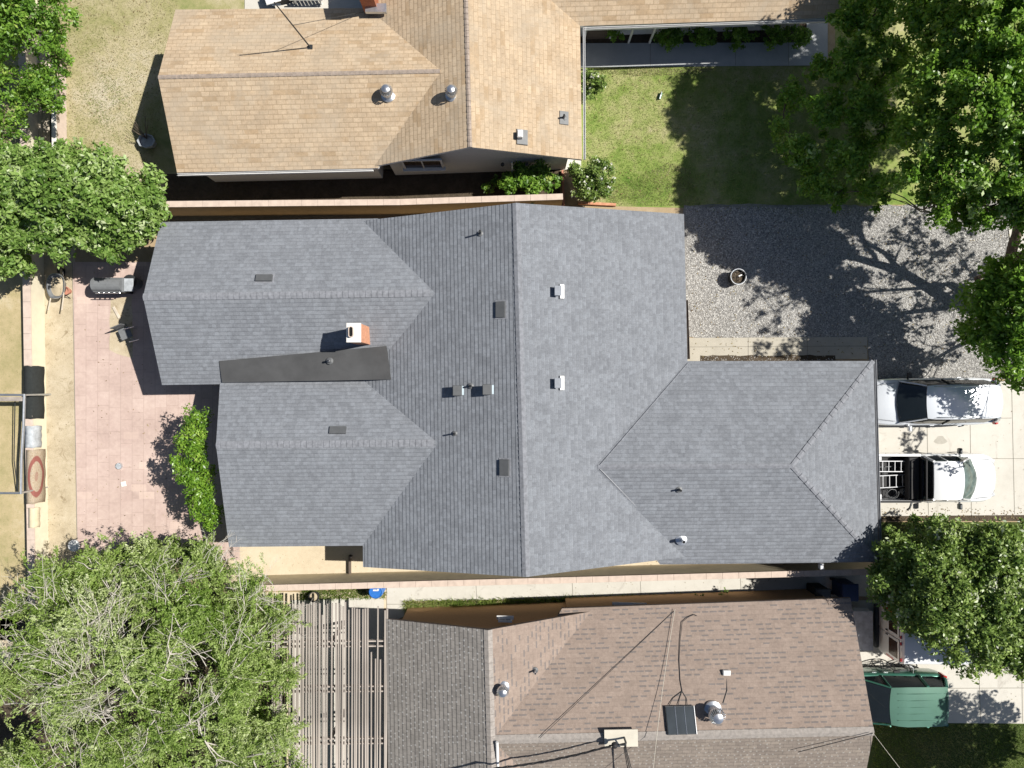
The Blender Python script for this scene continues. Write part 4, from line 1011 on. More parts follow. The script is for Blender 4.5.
# pipe frame behind the west wall
pf = empty('pipe_frame', (0, 0, 0), 0, 'grey steel pipe frame standing in the dry yard left of the low wall', 'frame')
z = 1.5
MB().tube([P(24.5, 394, z), P(23.6, 425, z), P(21.5, 460, z), P(21, 494, z)], .05, 8).build('top_rail', M['galv'], pf)
MB().tube([P(24.5, 395, z), P(-60, 394, z)], .045, 8).build('cross_rail', M['galv'], pf)
MB().tube([P(21, 493, z), P(-60, 493, z)], .045, 8).build('cross_rail', M['galv'], pf)
MB().box(P(-19, 399, z - .06), (3.3, .16, .05)).build('board', M['wood'], pf)
for a in ((24.5, 395), (21, 493), (-60, 394), (-60, 493)): q = P(*a, z); MB().tube([Vector((q.x, q.y, 0)), q], .04, 8).build('leg', M['galv'], pf)
MB().tube([P(15, 400, .9), P(14, 460, .8), P(18, 492, .9)], .02, 6).build('pipe_shadow_line', M['dark_metal'], pf)  # dark strand added to draw the shadow of the pipe rail
# cloths over the low wall
def drape(name, label, x0, x1, y0, y1, mat, hang, sk=0.0):
    """a cloth laid over the cap and hanging down the patio side"""
    top = .875; V, UV, F = [], [], []
    prof = [(x0, top), ((x0 + x1) / 2, top + .012), (x1 - .0, top + .004), (x1 + .035, top - .04), (x1 + .05, top - hang * .5), (x1 + .10, top - hang)]
    ny = 14
    L = [0]
    for a, b in zip(prof[:-1], prof[1:]): L.append(L[-1] + math.hypot(a[0] - b[0], a[1] - b[1]))
    for i, (x, zz) in enumerate(prof):
        for j in range(ny + 1):
            t = j / ny; wv = .012 * math.sin(t * 17 + i) * (i > 2)
            V.append((x + wv + sk * t, y0 + (y1 - y0) * t + random.gauss(0, .004) + (.015 * math.sin(i * 2.1) if j in (0, ny) else 0), zz + random.gauss(0, .002)))
            UV.append((L[i] / L[-1], t))
    uvs = []
    for i in range(len(prof) - 1):
        for j in range(ny):
            f = (i * (ny + 1) + j, i * (ny + 1) + j + 1, (i + 1) * (ny + 1) + j + 1, (i + 1) * (ny + 1) + j); F.append(f); uvs += [UV[k] for k in f]
    o = link_mesh(name, V, F, mat, None, True, uvs); s = o.modifiers.new('s', 'SOLIDIFY'); s.thickness = .008; s.offset = 1
    return tag(o, label, cat_of(name))
def cat_of(n): return n.split('_')[-1]
cxw = lambda py: P(26 + (py - 270) * .0167, py, .85).x
yy = lambda py: P(0, py, .85).y
drape('black_blanket', 'black blanket draped over the low cream wall beside the pipe frame', cxw(392) - .15, cxw(392) + .14, yy(419), yy(366), M['blackcloth'], .62)
drape('grey_towel', 'faded grey blue towel draped over the low wall between the black blanket and the rug', cxw(436) - .13, cxw(436) + .14, yy(448), yy(426), M['bluecloth'], .42)
drape('patterned_rug', 'patterned rug with a red oval medallion draped over the low wall', cxw(477) - .12, cxw(477) + .14, yy(504), yy(450), M['rug'], .6)
drape('beige_cloth', 'small beige cloth draped over the low wall south of the patterned rug', cxw(517) - .05, cxw(517) + .14, yy(528), yy(508), M['khakiwall'], .25)

# ================================================================ PERGOLA
pg = empty('wooden_pergola', (0, 0, 0), 0, 'weathered open slat wooden pergola attached beside the brown roofed house', 'pergola')
zp = 2.5; x = 272.0; n = 0; random.seed(21)
slat_m = [MB().box((0, 0, 0), (.044, 1, .045)).build('slat', M['wood'], pg)]
base_slat = slat_m[0]; first = True
while x < 388:
    w = random.choice((2.1, 2.4, 2.8, 3.6))
    y0 = random.gauss(603, 1.2) if x < 346 else random.gauss(609, 1.6)
    if random.random() < .14: y0 += random.uniform(10, 60)
    if 283 < x < 289 or (x > 303 and random.random() < .05) or (x > 365 and random.random() < .12): x += w; continue
    y1 = random.gauss(832, 2)
    a, b = P(x + (1.0 if x > 330 else 0), y0, zp + .06), P(x + random.gauss(0, .9), y1, zp + .06)
    d = a - b; o = base_slat if first else base_slat.copy()
    if not first: C.objects.link(o)
    first = False
    o['placed'] = 1; o.parent = pg; o.location = (a + b) / 2 + Vector((0, 0, random.uniform(0, .02))); o.scale = (random.choice((.7, .9, 1.0, 1.3)), d.length, 1); o.rotation_euler = (0, 0, math.atan2(d.y, d.x) - math.pi / 2)
    x += w
for yb in (641, 646, 686, 691, 738, 743, 790, 795, 826):
    a, b = P(272, yb + .6, zp - .05), P(388, yb - .6, zp - .05); d = b - a
    MB().box((a + b) / 2, (d.length, .045, .14), math.atan2(d.y, d.x)).build('beam', M['wood'], pg)
for px, py in ((276, 643), (330, 643), (276, 740), (330, 740), (276, 825), (383, 643), (383, 740), (383, 825)):
    q = P(px, py, zp - .12); MB().box((q.x, q.y, q.z / 2), (.1, .1, q.z)).build('post', M['wood'], pg)

# ================================================================ VEHICLES
def loft(sections, close=True):
    """sections: list of equal-length point lists"""
    mb = MB(); n = len(sections[0]); V = [p for s in sections for p in s]; F = []
    for i in range(len(sections) - 1):
        for k in range(n - 1): F.append((i * n + k, (i + 1) * n + k, (i + 1) * n + k + 1, i * n + k + 1))
        if close: F.append((i * n + n - 1, (i + 1) * n + n - 1, (i + 1) * n, i * n))
    if close: F += [tuple(range(n)), tuple(range(len(V) - 1, len(V) - n - 1, -1))]
    return mb.add(V, F)
def lower_body(st):
    S = []
    for x, w, zb, zs, zt in st:
        h = [(-w * .86, zb), (-w * .97, zb + .10), (-w, zb + .25), (-w, zs - .2), (-w * .985, zs - .07), (-w * .93, zs - .01), (-w * .82, zs + .012), (-w * .5, zt - .01), (-w * .2, zt), (0, zt + .002)]
        h += [(-y, z) for y, z in h[-2::-1]]
        S.append([(x, y, z) for y, z in h])
    return loft(S)
def cabin(st, bulge=0.0):
    """st: (x, half width at belt, belt z, half width at roof, roof z, plan bulge of this station)"""
    S = []
    for x, wb_, zb, wt, zt, bu in st:
        h = [(-wb_, zb), (-(wb_ * .45 + wt * .55), zb + (zt - zb) * .55), (-wt, zt - .05 * (zt > zb + .1)), (-wt * .93, zt), (-wt * .6, zt + .02), (-wt * .25, zt + .03), (0, zt + .032)]
        h += [(-y, z) for y, z in h[-2::-1]]
        S.append([(x + bu * (1 - min(1, abs(y) / max(wt, wb_)) ** 2), y, z) for y, z in h])
    return loft(S)
def wheel(parent, x, y, r=.34, w=.22):
    s = 1 if y > 0 else -1; mb = MB(); pr = [(.55, -.5), (.9, -.5), (.98, -.35), (1, 0), (.98, .35), (.9, .5), (.55, .5)]
    n = 24; V, F = [], []
    for rr, t in pr:
        for k in range(n): a = 2 * math.pi * k / n; V.append((x + r * rr * math.cos(a), y + t * w, r + r * rr * math.sin(a)))
    for i in range(len(pr) - 1):
        for k in range(n): F.append((i * n + k, i * n + (k + 1) % n, (i + 1) * n + (k + 1) % n, (i + 1) * n + k))
    mb.add(V, F); o = smooth_by_angle(mb.build('wheel', M['black'], parent))
    rm = MB(); V = [(x, y + s * w * .32, r)]; F = []
    for k in range(n): a = 2 * math.pi * k / n; V.append((x + r * .58 * math.cos(a), y + s * w * .42, r + r * .58 * math.sin(a)))
    for k in range(n): F.append((0, 1 + k, 1 + (k + 1) % n))
    rm.add(V, F)
    for k in range(5):
        a = 2 * math.pi * k / 5; rm.box((x + r * .3 * math.cos(a), y + s * w * .44, r + r * .3 * math.sin(a)), (r * .5, .03, .06), tilt=(0, -a, 0))
    rm.build('rim', M['alu'], o); return o
def mirror(parent, x, y, z, mat):
    s = 1 if y > 0 else -1
    o = MB().box((x, y + s * .12, z + .06), (.13, .22, .17), bev=.035).box((x + .02, y, z), (.06, .1, .05), bev=.01).build('mirror', mat, parent)
    MB().box((x - .068, y + s * .12, z + .06), (.006, .18, .13)).build('mirror_glass', M['greenglass'], o)
    return o
def band(parent, name, pts, w, mat, n=6, r=None):
    o = MB().tube(pts, r or w, n).build(name, mat, parent); smooth_by_angle(o, 60); return o
def finish_body(mb, name, mat, parent, ang=28):
    o = mb.build(name, mat, parent); smooth_by_angle(o, ang); return o
def car_bits(t, L, W, zf, zr, ws, bumper=None, tail_tall=False, hw=.30):
    for s in (-1, 1):
        MB().box((L / 2 - .2, s * (W / 2 - .34), zf), (.26, hw, .13), s * -.35, bev=.03).build('headlight', M['lens'], t)
        MB().box((-L / 2 + .07, s * (W / 2 - .12), zr), (.14, .2, .42 if tail_tall else .2), s * .25, bev=.03).build('taillight', M['red'], t)
        for xx in ws: wheel(t, xx, s * (W / 2 - .13))
    MB().box((L / 2 - .02, 0, .42), (.14, W * .66, .2), bev=.05).build('front_bumper', bumper or M['dark_metal'], t)
    MB().box((-L / 2 + .02, 0, .45), (.16, W * .78, .2), bev=.05).build('rear_bumper', bumper or M['dark_metal'], t)
    MB().box((L / 2 + .0, 0, .66), (.05, W * .45, .14), bev=.015).build('grille', M['dark_metal'], t)
# --- white SUV, nose under the eave of the grey house (facing west)
suv = empty('parked_suv', (16.25, -.68, .03), math.pi + .01, 'white sport utility wagon dappled by tree shade, parked above the pickup', 'car')
L, W = 4.95, 1.84; h = W / 2
finish_body(lower_body([(-2.47, h * .70, .40, .92, .96), (-2.40, h * .86, .34, .98, 1.02), (-2.2, h * .955, .30, 1.02, 1.06), (-1.6, h, .26, 1.03, 1.06), (0, h, .24, 1.01, 1.05), (1.2, h, .25, .99, 1.06), (1.7, h * .99, .26, .95, 1.04), (2.05, h * .96, .28, .88, .98), (2.3, h * .86, .32, .80, .90), (2.42, h * .72, .36, .72, .80), (2.475, h * .5, .42, .62, .68)]), 'body', M['carsilver'], suv)
finish_body(cabin([(-2.36, h * .78, 1.0, h * .76, 1.04, -.06), (-2.12, h * .86, 1.02, h * .64, 1.55, -.05), (-1.9, h * .90, 1.02, h * .67, 1.64, 0), (-.6, h * .92, 1.02, h * .70, 1.68, 0), (.35, h * .92, 1.02, h * .69, 1.66, 0), (.62, h * .92, 1.02, h * .66, 1.60, .06), (1.34, h * .86, 1.03, h * .82, 1.08, .15)]), 'window_glass', M['glass'], suv)
rp = [(-2.18, h * .60, 1.56, -.08), (-2.1, h * .65, 1.60, -.05), (-1.9, h * .68, 1.66, 0), (-.6, h * .71, 1.70, 0), (.35, h * .70, 1.68, 0), (.60, h * .67, 1.625, .06)]
finish_body(loft([[(x + b * (1 - (y / w) ** 2), y, z + .03 * (1 - (y / w) ** 2)) for y in [w * k / 5 for k in range(-5, 6)]] + [(x + b * (1 - (y / w) ** 2), y, z - .03) for y in [w * k / 5 for k in range(5, -6, -1)]] for x, w, z, b in rp]), 'roof_panel', M['carsilver'], suv)
for s in (-1, 1):
    band(suv, 'pillar', [(.62, s * h * .67, 1.61), (.98, s * h * .78, 1.34), (1.36, s * h * .87, 1.06)], .034, M['carsilver'])
    band(suv, 'pillar', [(-2.12, s * h * .66, 1.57), (-2.3, s * h * .77, 1.25), (-2.36, s * h * .84, 1.04)], .07, M['carsilver'])
    band(suv, 'pillar', [(-.25, s * h * .73, 1.64), (-.3, s * h * .94, 1.03)], .028, M['dark_metal'])
    band(suv, 'roof_rail', [(-1.8, s * h * .62, 1.69), (-1.7, s * h * .62, 1.745), (.2, s * h * .62, 1.745), (.3, s * h * .62, 1.69)], .016, M['alu'])
    mirror(suv, .98, s * h * .98, 1.02, M['dark_metal'] if s < 0 else M['carsilver'])
    MB().box((.0, s * (h + .005), .86), (.18, .03, .03), bev=.008).box((-1.05, s * (h + .005), .87), (.18, .03, .03), bev=.008).build('door_handle', M['carsilver'], suv)
band(suv, 'wiper', [(1.36, -.4, 1.12), (1.48, .12, 1.11)], .012, M['black']); band(suv, 'wiper', [(1.42, .15, 1.12), (1.36, .6, 1.11)], .012, M['black'])
car_bits(suv, L, W, .78, .92, (-1.45, 1.45))
MB().box((.96, .28, 1.40), (.2, .16, .02), tilt=(0, .66, 0)).build('windscreen_card', M['lens'], suv)
def seam(parent, runs, r=.006):
    mb = MB()
    for q in runs: mb.tube(q, r, 4)
    return mb.build('panel_seam', M['black'], parent)
seam(suv, [[(1.50, s * .74, 1.055), (2.1, s * .66, .975), (2.36, s * .5, .86)] for s in (-1, 1)] + [[(2.38, -.5, .85), (2.42, 0, .83), (2.38, .5, .85)]] + [[(.40, s * .60, 1.69), (-1.4, s * .62, 1.70)] for s in (-1, 1)])
seam(suv, [[(x_, s * .925, 1.0), (x_, s * .932, .5)] for x_ in (1.05, -.28, -1.3) for s in (-1, 1)], .005)
MB().box((.15, 0, 1.725), (.7, .72, .012), bev=.005).build('sunroof', M['glass'], suv) if False else None
# --- white pickup (facing east)
pk = empty('pickup_truck', (15.96, -3.62, .03), 0, 'white pickup truck with ladders in its open bed, parked facing the street', 'pickup truck')
L, W = 5.52, 1.88; h = W / 2
finish_body(lower_body([(-.22, h * .97, .32, 1.1, 1.14), (0, h, .28, 1.12, 1.16), (1.2, h, .28, 1.11, 1.17), (1.8, h, .28, 1.09, 1.18), (2.2, h * .985, .28, 1.03, 1.15), (2.45, h * .92, .30, .97, 1.08), (2.64, h * .80, .34, .90, 1.0), (2.76, h * .60, .38, .80, .88), (2.81, h * .40, .44, .7, .76)]), 'body', M['carwhite'], pk)
finish_body(cabin([(-.19, h * .90, 1.12, h * .88, 1.16, 0), (-.13, h * .90, 1.12, h * .76, 1.70, 0), (.1, h * .92, 1.12, h * .76, 1.78, 0), (.75, h * .92, 1.12, h * .76, 1.78, 0), (.94, h * .92, 1.12, h * .72, 1.71, .08), (1.56, h * .86, 1.13, h * .83, 1.19, .24)]), 'window_glass', M['greenglass'], pk)
MB().box((-.175, 0, 1.42), (.03, 1.36, .5), tilt=(0, .09, 0)).build('rear_window', M['glass'], pk)
rp = [(-.14, h * .77, 1.72, 0), (.1, h * .77, 1.80, 0), (.75, h * .77, 1.80, 0), (.92, h * .73, 1.73, .08)]
finish_body(loft([[(x + b * (1 - (y / w) ** 2), y, z + .03 * (1 - (y / w) ** 2)) for y in [w * k / 5 for k in range(-5, 6)]] + [(x + b * (1 - (y / w) ** 2), y, z - .03) for y in [w * k / 5 for k in range(5, -6, -1)]] for x, w, z, b in rp]), 'roof_panel', M['carwhite'], pk)
for s in (-1, 1):
    band(pk, 'pillar', [(.94, s * h * .73, 1.71), (1.25, s * h * .80, 1.46), (1.60, s * h * .87, 1.17)], .035, M['carwhite'])
    band(pk, 'pillar', [(-.13, s * h * .76, 1.72), (-.17, s * h * .90, 1.14)], .05, M['carwhite'])
    band(pk, 'pillar', [(.36, s * h * .78, 1.74), (.36, s * h * .92, 1.13)], .028, M['carwhite'])
    MB().box((.1, s * h * .855, 1.43), (.38, .01, .42), tilt=(s * .3, 0, 0)).box((.72, s * h * .855, 1.43), (.6, .01, .42), tilt=(s * .3, 0, 0)).build('side_window', M['glass'], pk)
    mirror(pk, 1.16, s * h * 1.0, 1.16, M['dark_metal'])
    MB().box((.15, s * (h + .005), .95), (.18, .03, .03), bev=.008).build('door_handle', M['dark_metal'], pk)
    bw = MB(); bw.box((-1.5, s * (h - .045), .78), (2.44, .09, .74), bev=.03); bw.box((-2.1, s * (h - .19), .72), (.9, .2, .36), bev=.03); bw.build('bed_side', M['carwhite'], pk)
    MB().box((-1.5, s * (h - .05), 1.165), (2.4, .075, .03), bev=.01).build('bed_rail', M['black'] if s < 0 else M['alu'], pk)
MB().box((-2.70, 0, .82), (.07, W - .2, .62), bev=.02).build('tailgate', M['carwhite'], pk)
MB().box((-1.47, 0, .5), (2.42, W - .1, .08)).box((-.27, 0, .84), (.06, W - .2, .7)).build('bed_liner', M['black'], pk)
band(pk, 'wiper', [(1.62, -.58, 1.22), (1.79, .05, 1.225)], .016, M['black']); band(pk, 'wiper', [(1.77, .0, 1.225), (1.62, .6, 1.22)], .014, M['black'])
band(pk, 'headache_bar', [(-.32, -h * .85, 1.15), (-.34, -h * .8, 1.6), (-.34, h * .8, 1.6), (-.32, h * .85, 1.15)], .03, M['black'])
MB().box((-.55, 0, 1.0), (.42, W - .24, .32), bev=.03).build('tool_chest', M['black'], pk)
band(pk, 'side_bracket', [(-.62, -h, 1.1), (-.72, -h - .2, 1.14), (-.80, -h - .28, 1.1)], .04, M['dark_metal'])
car_bits(pk, L, W, .86, .9, (-1.75, 1.75), M['alu'])
seam(pk, [[(1.80, s * .76, 1.172), (2.4, s * .72, 1.07), (2.62, s * .55, .97)] for s in (-1, 1)] + [[(2.63, -.55, .965), (2.66, 0, .96), (2.63, .55, .965)]])
seam(pk, [[(x_, s * .945, 1.08), (x_, s * .945, .45)] for x_ in (1.15, .0, -.22) for s in (-1, 1)], .005)
def ladder(label, x0, x1, y, z0, z1, w, n, mat, rot=0.0):
    t = empty('ladder', (0, 0, 0), 0, label, 'ladder')
    a, b = Vector((x0, y, z0)), Vector((x1, y + rot, z1)); d = (b - a).normalized(); sd_ = Vector((-d.y, d.x, 0)).normalized()
    for s in (-1, 1):
        q = MB(); off = sd_ * s * w / 2; up = Vector((0, 0, .04)); th = sd_ * .014
        q.add([a + off - th - up, a + off + th - up, a + off + th + up, a + off - th + up, b + off - th - up, b + off + th - up, b + off + th + up, b + off - th + up], [(3, 2, 1, 0), (4, 5, 6, 7), (0, 1, 5, 4), (1, 2, 6, 5), (2, 3, 7, 6), (3, 0, 4, 7)])
        q.build('rail', mat, t)
    for k in range(n):
        p = a.lerp(b, (k + .5) / n); MB().tube([p - sd_ * w / 2, p + sd_ * w / 2], .02, 6).build('rung', mat, t)
    return t
ladder('aluminium ladder on the north side of the pickup bed', 13.35, 15.15, -3.15, 1.2, .95, .40, 7, M['dull_alu'], -.03)
ladder('aluminium ladder with dark feet on the south side of the pickup bed', 13.3, 15.35, -3.78, 1.2, .72, .46, 7, M['dull_alu'], .02)
ladder('short grey step ladder lying deepest in the pickup bed', 14.1, 15.3, -3.42, .66, .66, .34, 4, M['dark_metal'], .05)
gb = empty('tool_bag', (0, 0, 0), 0, 'dark tool bag lying in the pickup bed behind the ladders', 'bag')
MB().box((15.28, -3.02, .72), (.34, .26, .26), .3, bev=.06).build('body', M['dark_metal'], gb); MB().tube([(15.15, -3.02, .84), (15.2, -3.0, .95), (15.36, -3.0, .95), (15.42, -3.02, .84)], .014, 6).build('strap', M['greycloth'], gb)
bk0 = empty('bucket', (0, 0, 0), 0, 'small grey bucket standing in the pickup bed', 'bucket')
smooth_by_angle(MB().lathe((15.3, -4.2, .57), [(.11, 0), (.15, .3), (.16, .3), (.145, .29), (.1, .03), (0, .03)], 18).build('pail', M['greycloth'], bk0)); MB().tube([(15.15, -4.2, .86), (15.2, -4.13, .9), (15.3, -4.1, .91), (15.4, -4.13, .9), (15.45, -4.2, .86)], .006, 5).build('handle', M['alu'], bk0)
cc = MB(); cp_ = [(14.75 + .2 * math.cos(a) * (1 + .1 * math.sin(a * 3.3)), -4.25 + .17 * math.sin(a), .58 + .01 * k_) for k_, a in enumerate([q_ * .5 for q_ in range(40)])]
cc.tube(cp_, .012, 5); tag(cc.build('coiled_hose', M['vent_grey']), 'grey hose coiled in the south corner of the pickup bed', 'hose')
# --- green minivan (facing west)
gv = empty('green_minivan', (14.3, -12.1, .03), math.pi, 'dark green minivan with ribbed faded roof, parked by the brown roofed house', 'minivan')
L, W = 4.68, 1.9; h = W / 2
finish_body(lower_body([(-2.34, h * .84, .42, 1.0, 1.04), (-2.30, h * .94, .36, 1.05, 1.08), (-2.1, h * .985, .3, 1.07, 1.1), (-1.2, h, .26, 1.07, 1.1), (.6, h, .25, 1.04, 1.08), (1.3, h, .26, 1.0, 1.07), (1.75, h * .96, .28, .92, 1.0), (2.1, h * .86, .32, .82, .9), (2.28, h * .7, .38, .72, .78), (2.34, h * .5, .42, .62, .66)]), 'body', M['cargreen'], gv)
finish_body(cabin([(-2.28, h * .88, 1.05, h * .85, 1.1, -.03), (-2.0, h * .90, 1.05, h * .74, 1.66, -.03), (-1.85, h * .92, 1.05, h * .76, 1.72, 0), (-.5, h * .93, 1.04, h * .77, 1.76, 0), (-.2, h * .93, 1.04, h * .75, 1.74, 0), (.08, h * .93, 1.04, h * .72, 1.68, .08), (1.15, h * .87, 1.04, h * .84, 1.09, .22)]), 'window_glass', M['glass'], gv)
rp = [(-2.06, h * .755, 1.68, -.03), (-1.85, h * .775, 1.74, 0), (-.5, h * .785, 1.78, 0), (-.2, h * .765, 1.76, 0), (.06, h * .735, 1.70, .08)]
finish_body(loft([[(x + b * (1 - (y / w) ** 2), y, z + .03 * (1 - (y / w) ** 2)) for y in [w * k / 5 for k in range(-5, 6)]] + [(x + b * (1 - (y / w) ** 2), y, z - .03) for y in [w * k / 5 for k in range(5, -6, -1)]] for x, w, z, b in rp]), 'roof_panel', M['cargreenroof'], gv)
for k in range(5):
    y = (k - 2) * .25; MB().tube([(-1.95, y, 1.735), (-.8, y, 1.81), (-.15, y, 1.785)], [.014, .02, .014], 6).build('roof_rib', M['cargreenroof'], gv)
for s in (-1, 1):
    band(gv, 'pillar', [(.08, s * h * .735, 1.69), (.6, s * h * .82, 1.40), (1.18, s * h * .89, 1.08)], .035, M['cargreen'])
    band(gv, 'pillar', [(-2.04, s * h * .75, 1.66), (-2.2, s * h * .85, 1.35), (-2.28, s * h * .9, 1.08)], .07, M['cargreen'])
    band(gv, 'pillar', [(-1.3, s * h * .775, 1.73), (-1.34, s * h * .94, 1.06)], .06, M['cargreen'])
    band(gv, 'pillar', [(.1, s * h * .775, 1.72), (.1, s * h * .94, 1.06)], .03, M['cargreen'])
    mirror(gv, 1.12, s * h * .98, 1.05, M['cargreen'])
    MB().box((-.15, s * (h + .005), .9), (.18, .03, .03), bev=.008).box((.3, s * (h + .005), .9), (.18, .03, .03), bev=.008).build('door_handle', M['alu'], gv)
seam(gv, [[(x_, s * .955, 1.05), (x_, s * .955, .45)] for x_ in (.95, .02, -1.3) for s in (-1, 1)] + [[(-2.0, -.6, 1.75), (-2.0, .6, 1.75)]], .006)
car_bits(gv, L, W, .78, 1.0, (-1.4, 1.42), M['cargreen'], True)
# --- white van mostly hidden under the tree, rear doors to the west
wv = empty('white_van', (17.0, -9.5, .03), 0, 'white van with two dark rear door windows, half hidden under the leafy tree', 'van')
L, W = 5.2, 2.0; h = W / 2
finish_body(lower_body([(-2.6, h * .94, .42, 1.0, 1.04), (-2.55, h * .985, .36, 1.04, 1.08), (-1.5, h, .3, 1.06, 1.1), (1.3, h, .3, 1.04, 1.1), (1.9, h * .97, .3, 1.0, 1.08), (2.3, h * .88, .32, .92, .98), (2.55, h * .7, .38, .8, .85), (2.6, h * .5, .45, .7, .74)]), 'body', M['carwhite'], wv)
finish_body(cabin([(-2.58, h * .94, 1.0, h * .84, 2.02, 0), (-2.5, h * .97, 1.0, h * .87, 2.10, 0), (0, h * .97, 1.0, h * .88, 2.14, 0), (.9, h * .96, 1.0, h * .84, 2.10, 0), (1.1, h * .96, 1.0, h * .8, 2.04, .06), (1.95, h * .88, 1.0, h * .84, 1.06, .15)]), 'cab_shell', M['carwhite'], wv, 40)
for s in (-1, 1):
    o = MB().box((-2.60, s * .46, 1.2), (.03, .84, 1.5), tilt=(0, .0, 0), bev=.012).build('rear_door', M['carwhite'], wv)
    MB().box((-2.62, s * .45, 1.55), (.02, .62, .58), bev=.008).build('rear_window', M['brownglass'], o)
    MB().box((-2.635, s * .08, 1.12), (.03, .04, .16), bev=.01).build('handle', M['dark_metal'], o)
    MB().box((-2.60, s * .88, 1.3), (.05, .1, .5), bev=.02).build('taillight', M['red'], wv)
    MB().box((-2.60, s * .12, 2.06), (.06, .12, .05), bev=.015).build('marker_light', M['red'], wv)
    MB().box((-2.60, s * .72, 2.05), (.06, .12, .05), bev=.015).build('marker_light', M['red'], wv)
    for xx in (-1.6, 1.65): wheel(wv, xx, s * .87, .35)
    mirror(wv, 1.5, s * h * .97, 1.15, M['dark_metal'])
    MB().box((.9, s * h * .935, 1.55), (1.0, .012, .6), tilt=(s * .1, 0, 0)).build('side_window', M['glass'], wv)
MB().box((1.62, 0, 1.6), (.012, 1.5, .8), tilt=(0, -.72, 0)).build('windscreen', M['glass'], wv)
MB().box((-2.66, 0, .45), (.22, 1.7, .18), bev=.05).build('rear_bumper', M['dark_metal'], wv); MB().box((2.6, 0, .45), (.18, 1.5, .2), bev=.05).build('front_bumper', M['dark_metal'], wv)
# --- flat covered trailer
tr = empty('cargo_trailer', (13.05, -9.55, .03), 0, 'low trailer with flat light grey cover between the brown house and the white van', 'trailer')
MB().box((0, 0, .62), (1.8, 1.5, .46), bev=.03).build('box', M['carwhite'], tr); MB().box((0, 0, .87), (1.84, 1.54, .05), bev=.015).build('lid', M['bluecloth'], tr)
for s in (-1, 1):
    wheel(tr, -.1, s * .82, .28, .16); MB().box((-.1, s * .83, .62), (.7, .2, .04), bev=.015).build('mudguard', M['dark_metal'], tr)
    MB().box((.9, s * .6, .6), (.05, .16, .1), bev=.01).build('taillight', M['red'], tr)
MB().tube([(.9, 0, .45), (1.05, 0, .45)], .03, 8).build('hitch', M['dark_metal'], tr)
# --- bicycle leaning on the green van
bk = empty('bicycle', (0, 0, 0), 0, 'dark bicycle leaning beside the green minivan', 'bicycle')
bx, by = 15.1, -10.98
def ring(c, r, rr, parent, nm, mat, lean=.18):
    pts = [(c[0] + r * math.cos(a), c[1] - lean * (c[2] + r * math.sin(a)), c[2] + r * math.sin(a)) for a in [2 * math.pi * k / 28 for k in range(29)]]
    return MB().tube(pts, rr, 6, False).build(nm, mat, parent)
for dx in (-.52, .52):
    o = ring((bx + dx, by, .34), .33, .022, bk, 'wheel', M['black']); sp_ = MB()
    for k in range(14): a = 2 * math.pi * k / 14; sp_.tube([(bx + dx, by - .18 * .34, .34), (bx + dx + .31 * math.cos(a), by - .18 * (.34 + .31 * math.sin(a)), .34 + .31 * math.sin(a))], .004, 4)
    sp_.build('spokes', M['alu'], o)
ln3 = lambda x, z: (bx + x, by - .18 * z, z)
MB().tube([ln3(-.52, .34), ln3(-.08, .30), ln3(.36, .8), ln3(-.2, .82), ln3(-.08, .30)], .018, 6).tube([ln3(-.52, .34), ln3(-.2, .82)], .014, 6).tube([ln3(.52, .34), ln3(.36, .92)], .018, 6).build('frame', M['dark_metal'], bk)
MB().box(ln3(-.22, .92), (.26, .13, .06), bev=.02).tube([ln3(-.2, .8), ln3(-.22, .92)], .014, 6).build('saddle', M['black'], bk)
q = Vector(ln3(.36, .96)); MB().tube([q + Vector((-.1, -.28, 0)), q + Vector((.03, -.18, .02)), q + Vector((.03, .18, .02)), q + Vector((-.1, .28, 0))], .014, 6).build('handlebar', M['alu'], bk)

# ================================================================ YARD THINGS
wbw = empty('wheelbarrow', (0, 0, 0), 0, 'soil filled wheelbarrow with pale handles beside the low cream wall', 'wheelbarrow')
c = P(55.5, 286, .55); V = []; F = []; n = 24
for r, zz in ((.62, -.34), (.98, -.02), (1.03, .0), (.98, .015), (.92, -.03), (.56, -.30)):
    for k in range(n):
        a = 2 * math.pi * k / n; sx = .33 + .03 * math.sin(a); V.append((c.x + sx * r * math.copysign(abs(math.cos(a)) ** .75, math.cos(a)), c.y + .47 * r * math.copysign(abs(math.sin(a)) ** .8, math.sin(a)), c.z + zz))
for i in range(5):
    for k in range(n): F.append((i * n + k, i * n + (k + 1) % n, (i + 1) * n + (k + 1) % n, (i + 1) * n + k))
smooth_by_angle(MB().add(V, F).build('tray', M['greycloth'], wbw), 50)
mb = MB(); V2 = [(v[0], v[1], c.z - .13) for v in V[4 * n:5 * n]]
V2 = [(c.x + (v[0] - c.x) * .96, c.y + (v[1] - c.y) * .96, v[2]) for v in V2] + [(c.x, c.y, c.z - .04)]
mb.add(V2, [(k, (k + 1) % n, n) for k in range(n)]); mb.build('soil', M['drystrip'], wbw)
mb = MB(); mb.tube([tuple(V[2 * n + k]) for k in range(n)] + [V[2 * n]], .018, 6, False); mb.build('rim', M['alu'], wbw)
for s in (-1, 1):
    MB().tube([(c.x + s * .12, c.y + .6, .28), (c.x + s * .24, c.y - .3, .42), (c.x + s * .27, c.y - .95, .58)], .024, 6).build('handle', M['palewood'], wbw)
    MB().tube([(c.x + s * .24, c.y - .3, .4), (c.x + s * .24, c.y - .42, .0)], .016, 6).build('leg', M['dark_metal'], wbw)
mb = MB(); pts = [(c.x, c.y + .62 + .18 * math.cos(a), .2 + .18 * math.sin(a)) for a in [2 * math.pi * k / 20 for k in range(21)]]; mb.tube(pts, .045, 8, False); mb.build('wheel', M['black'], wbw)
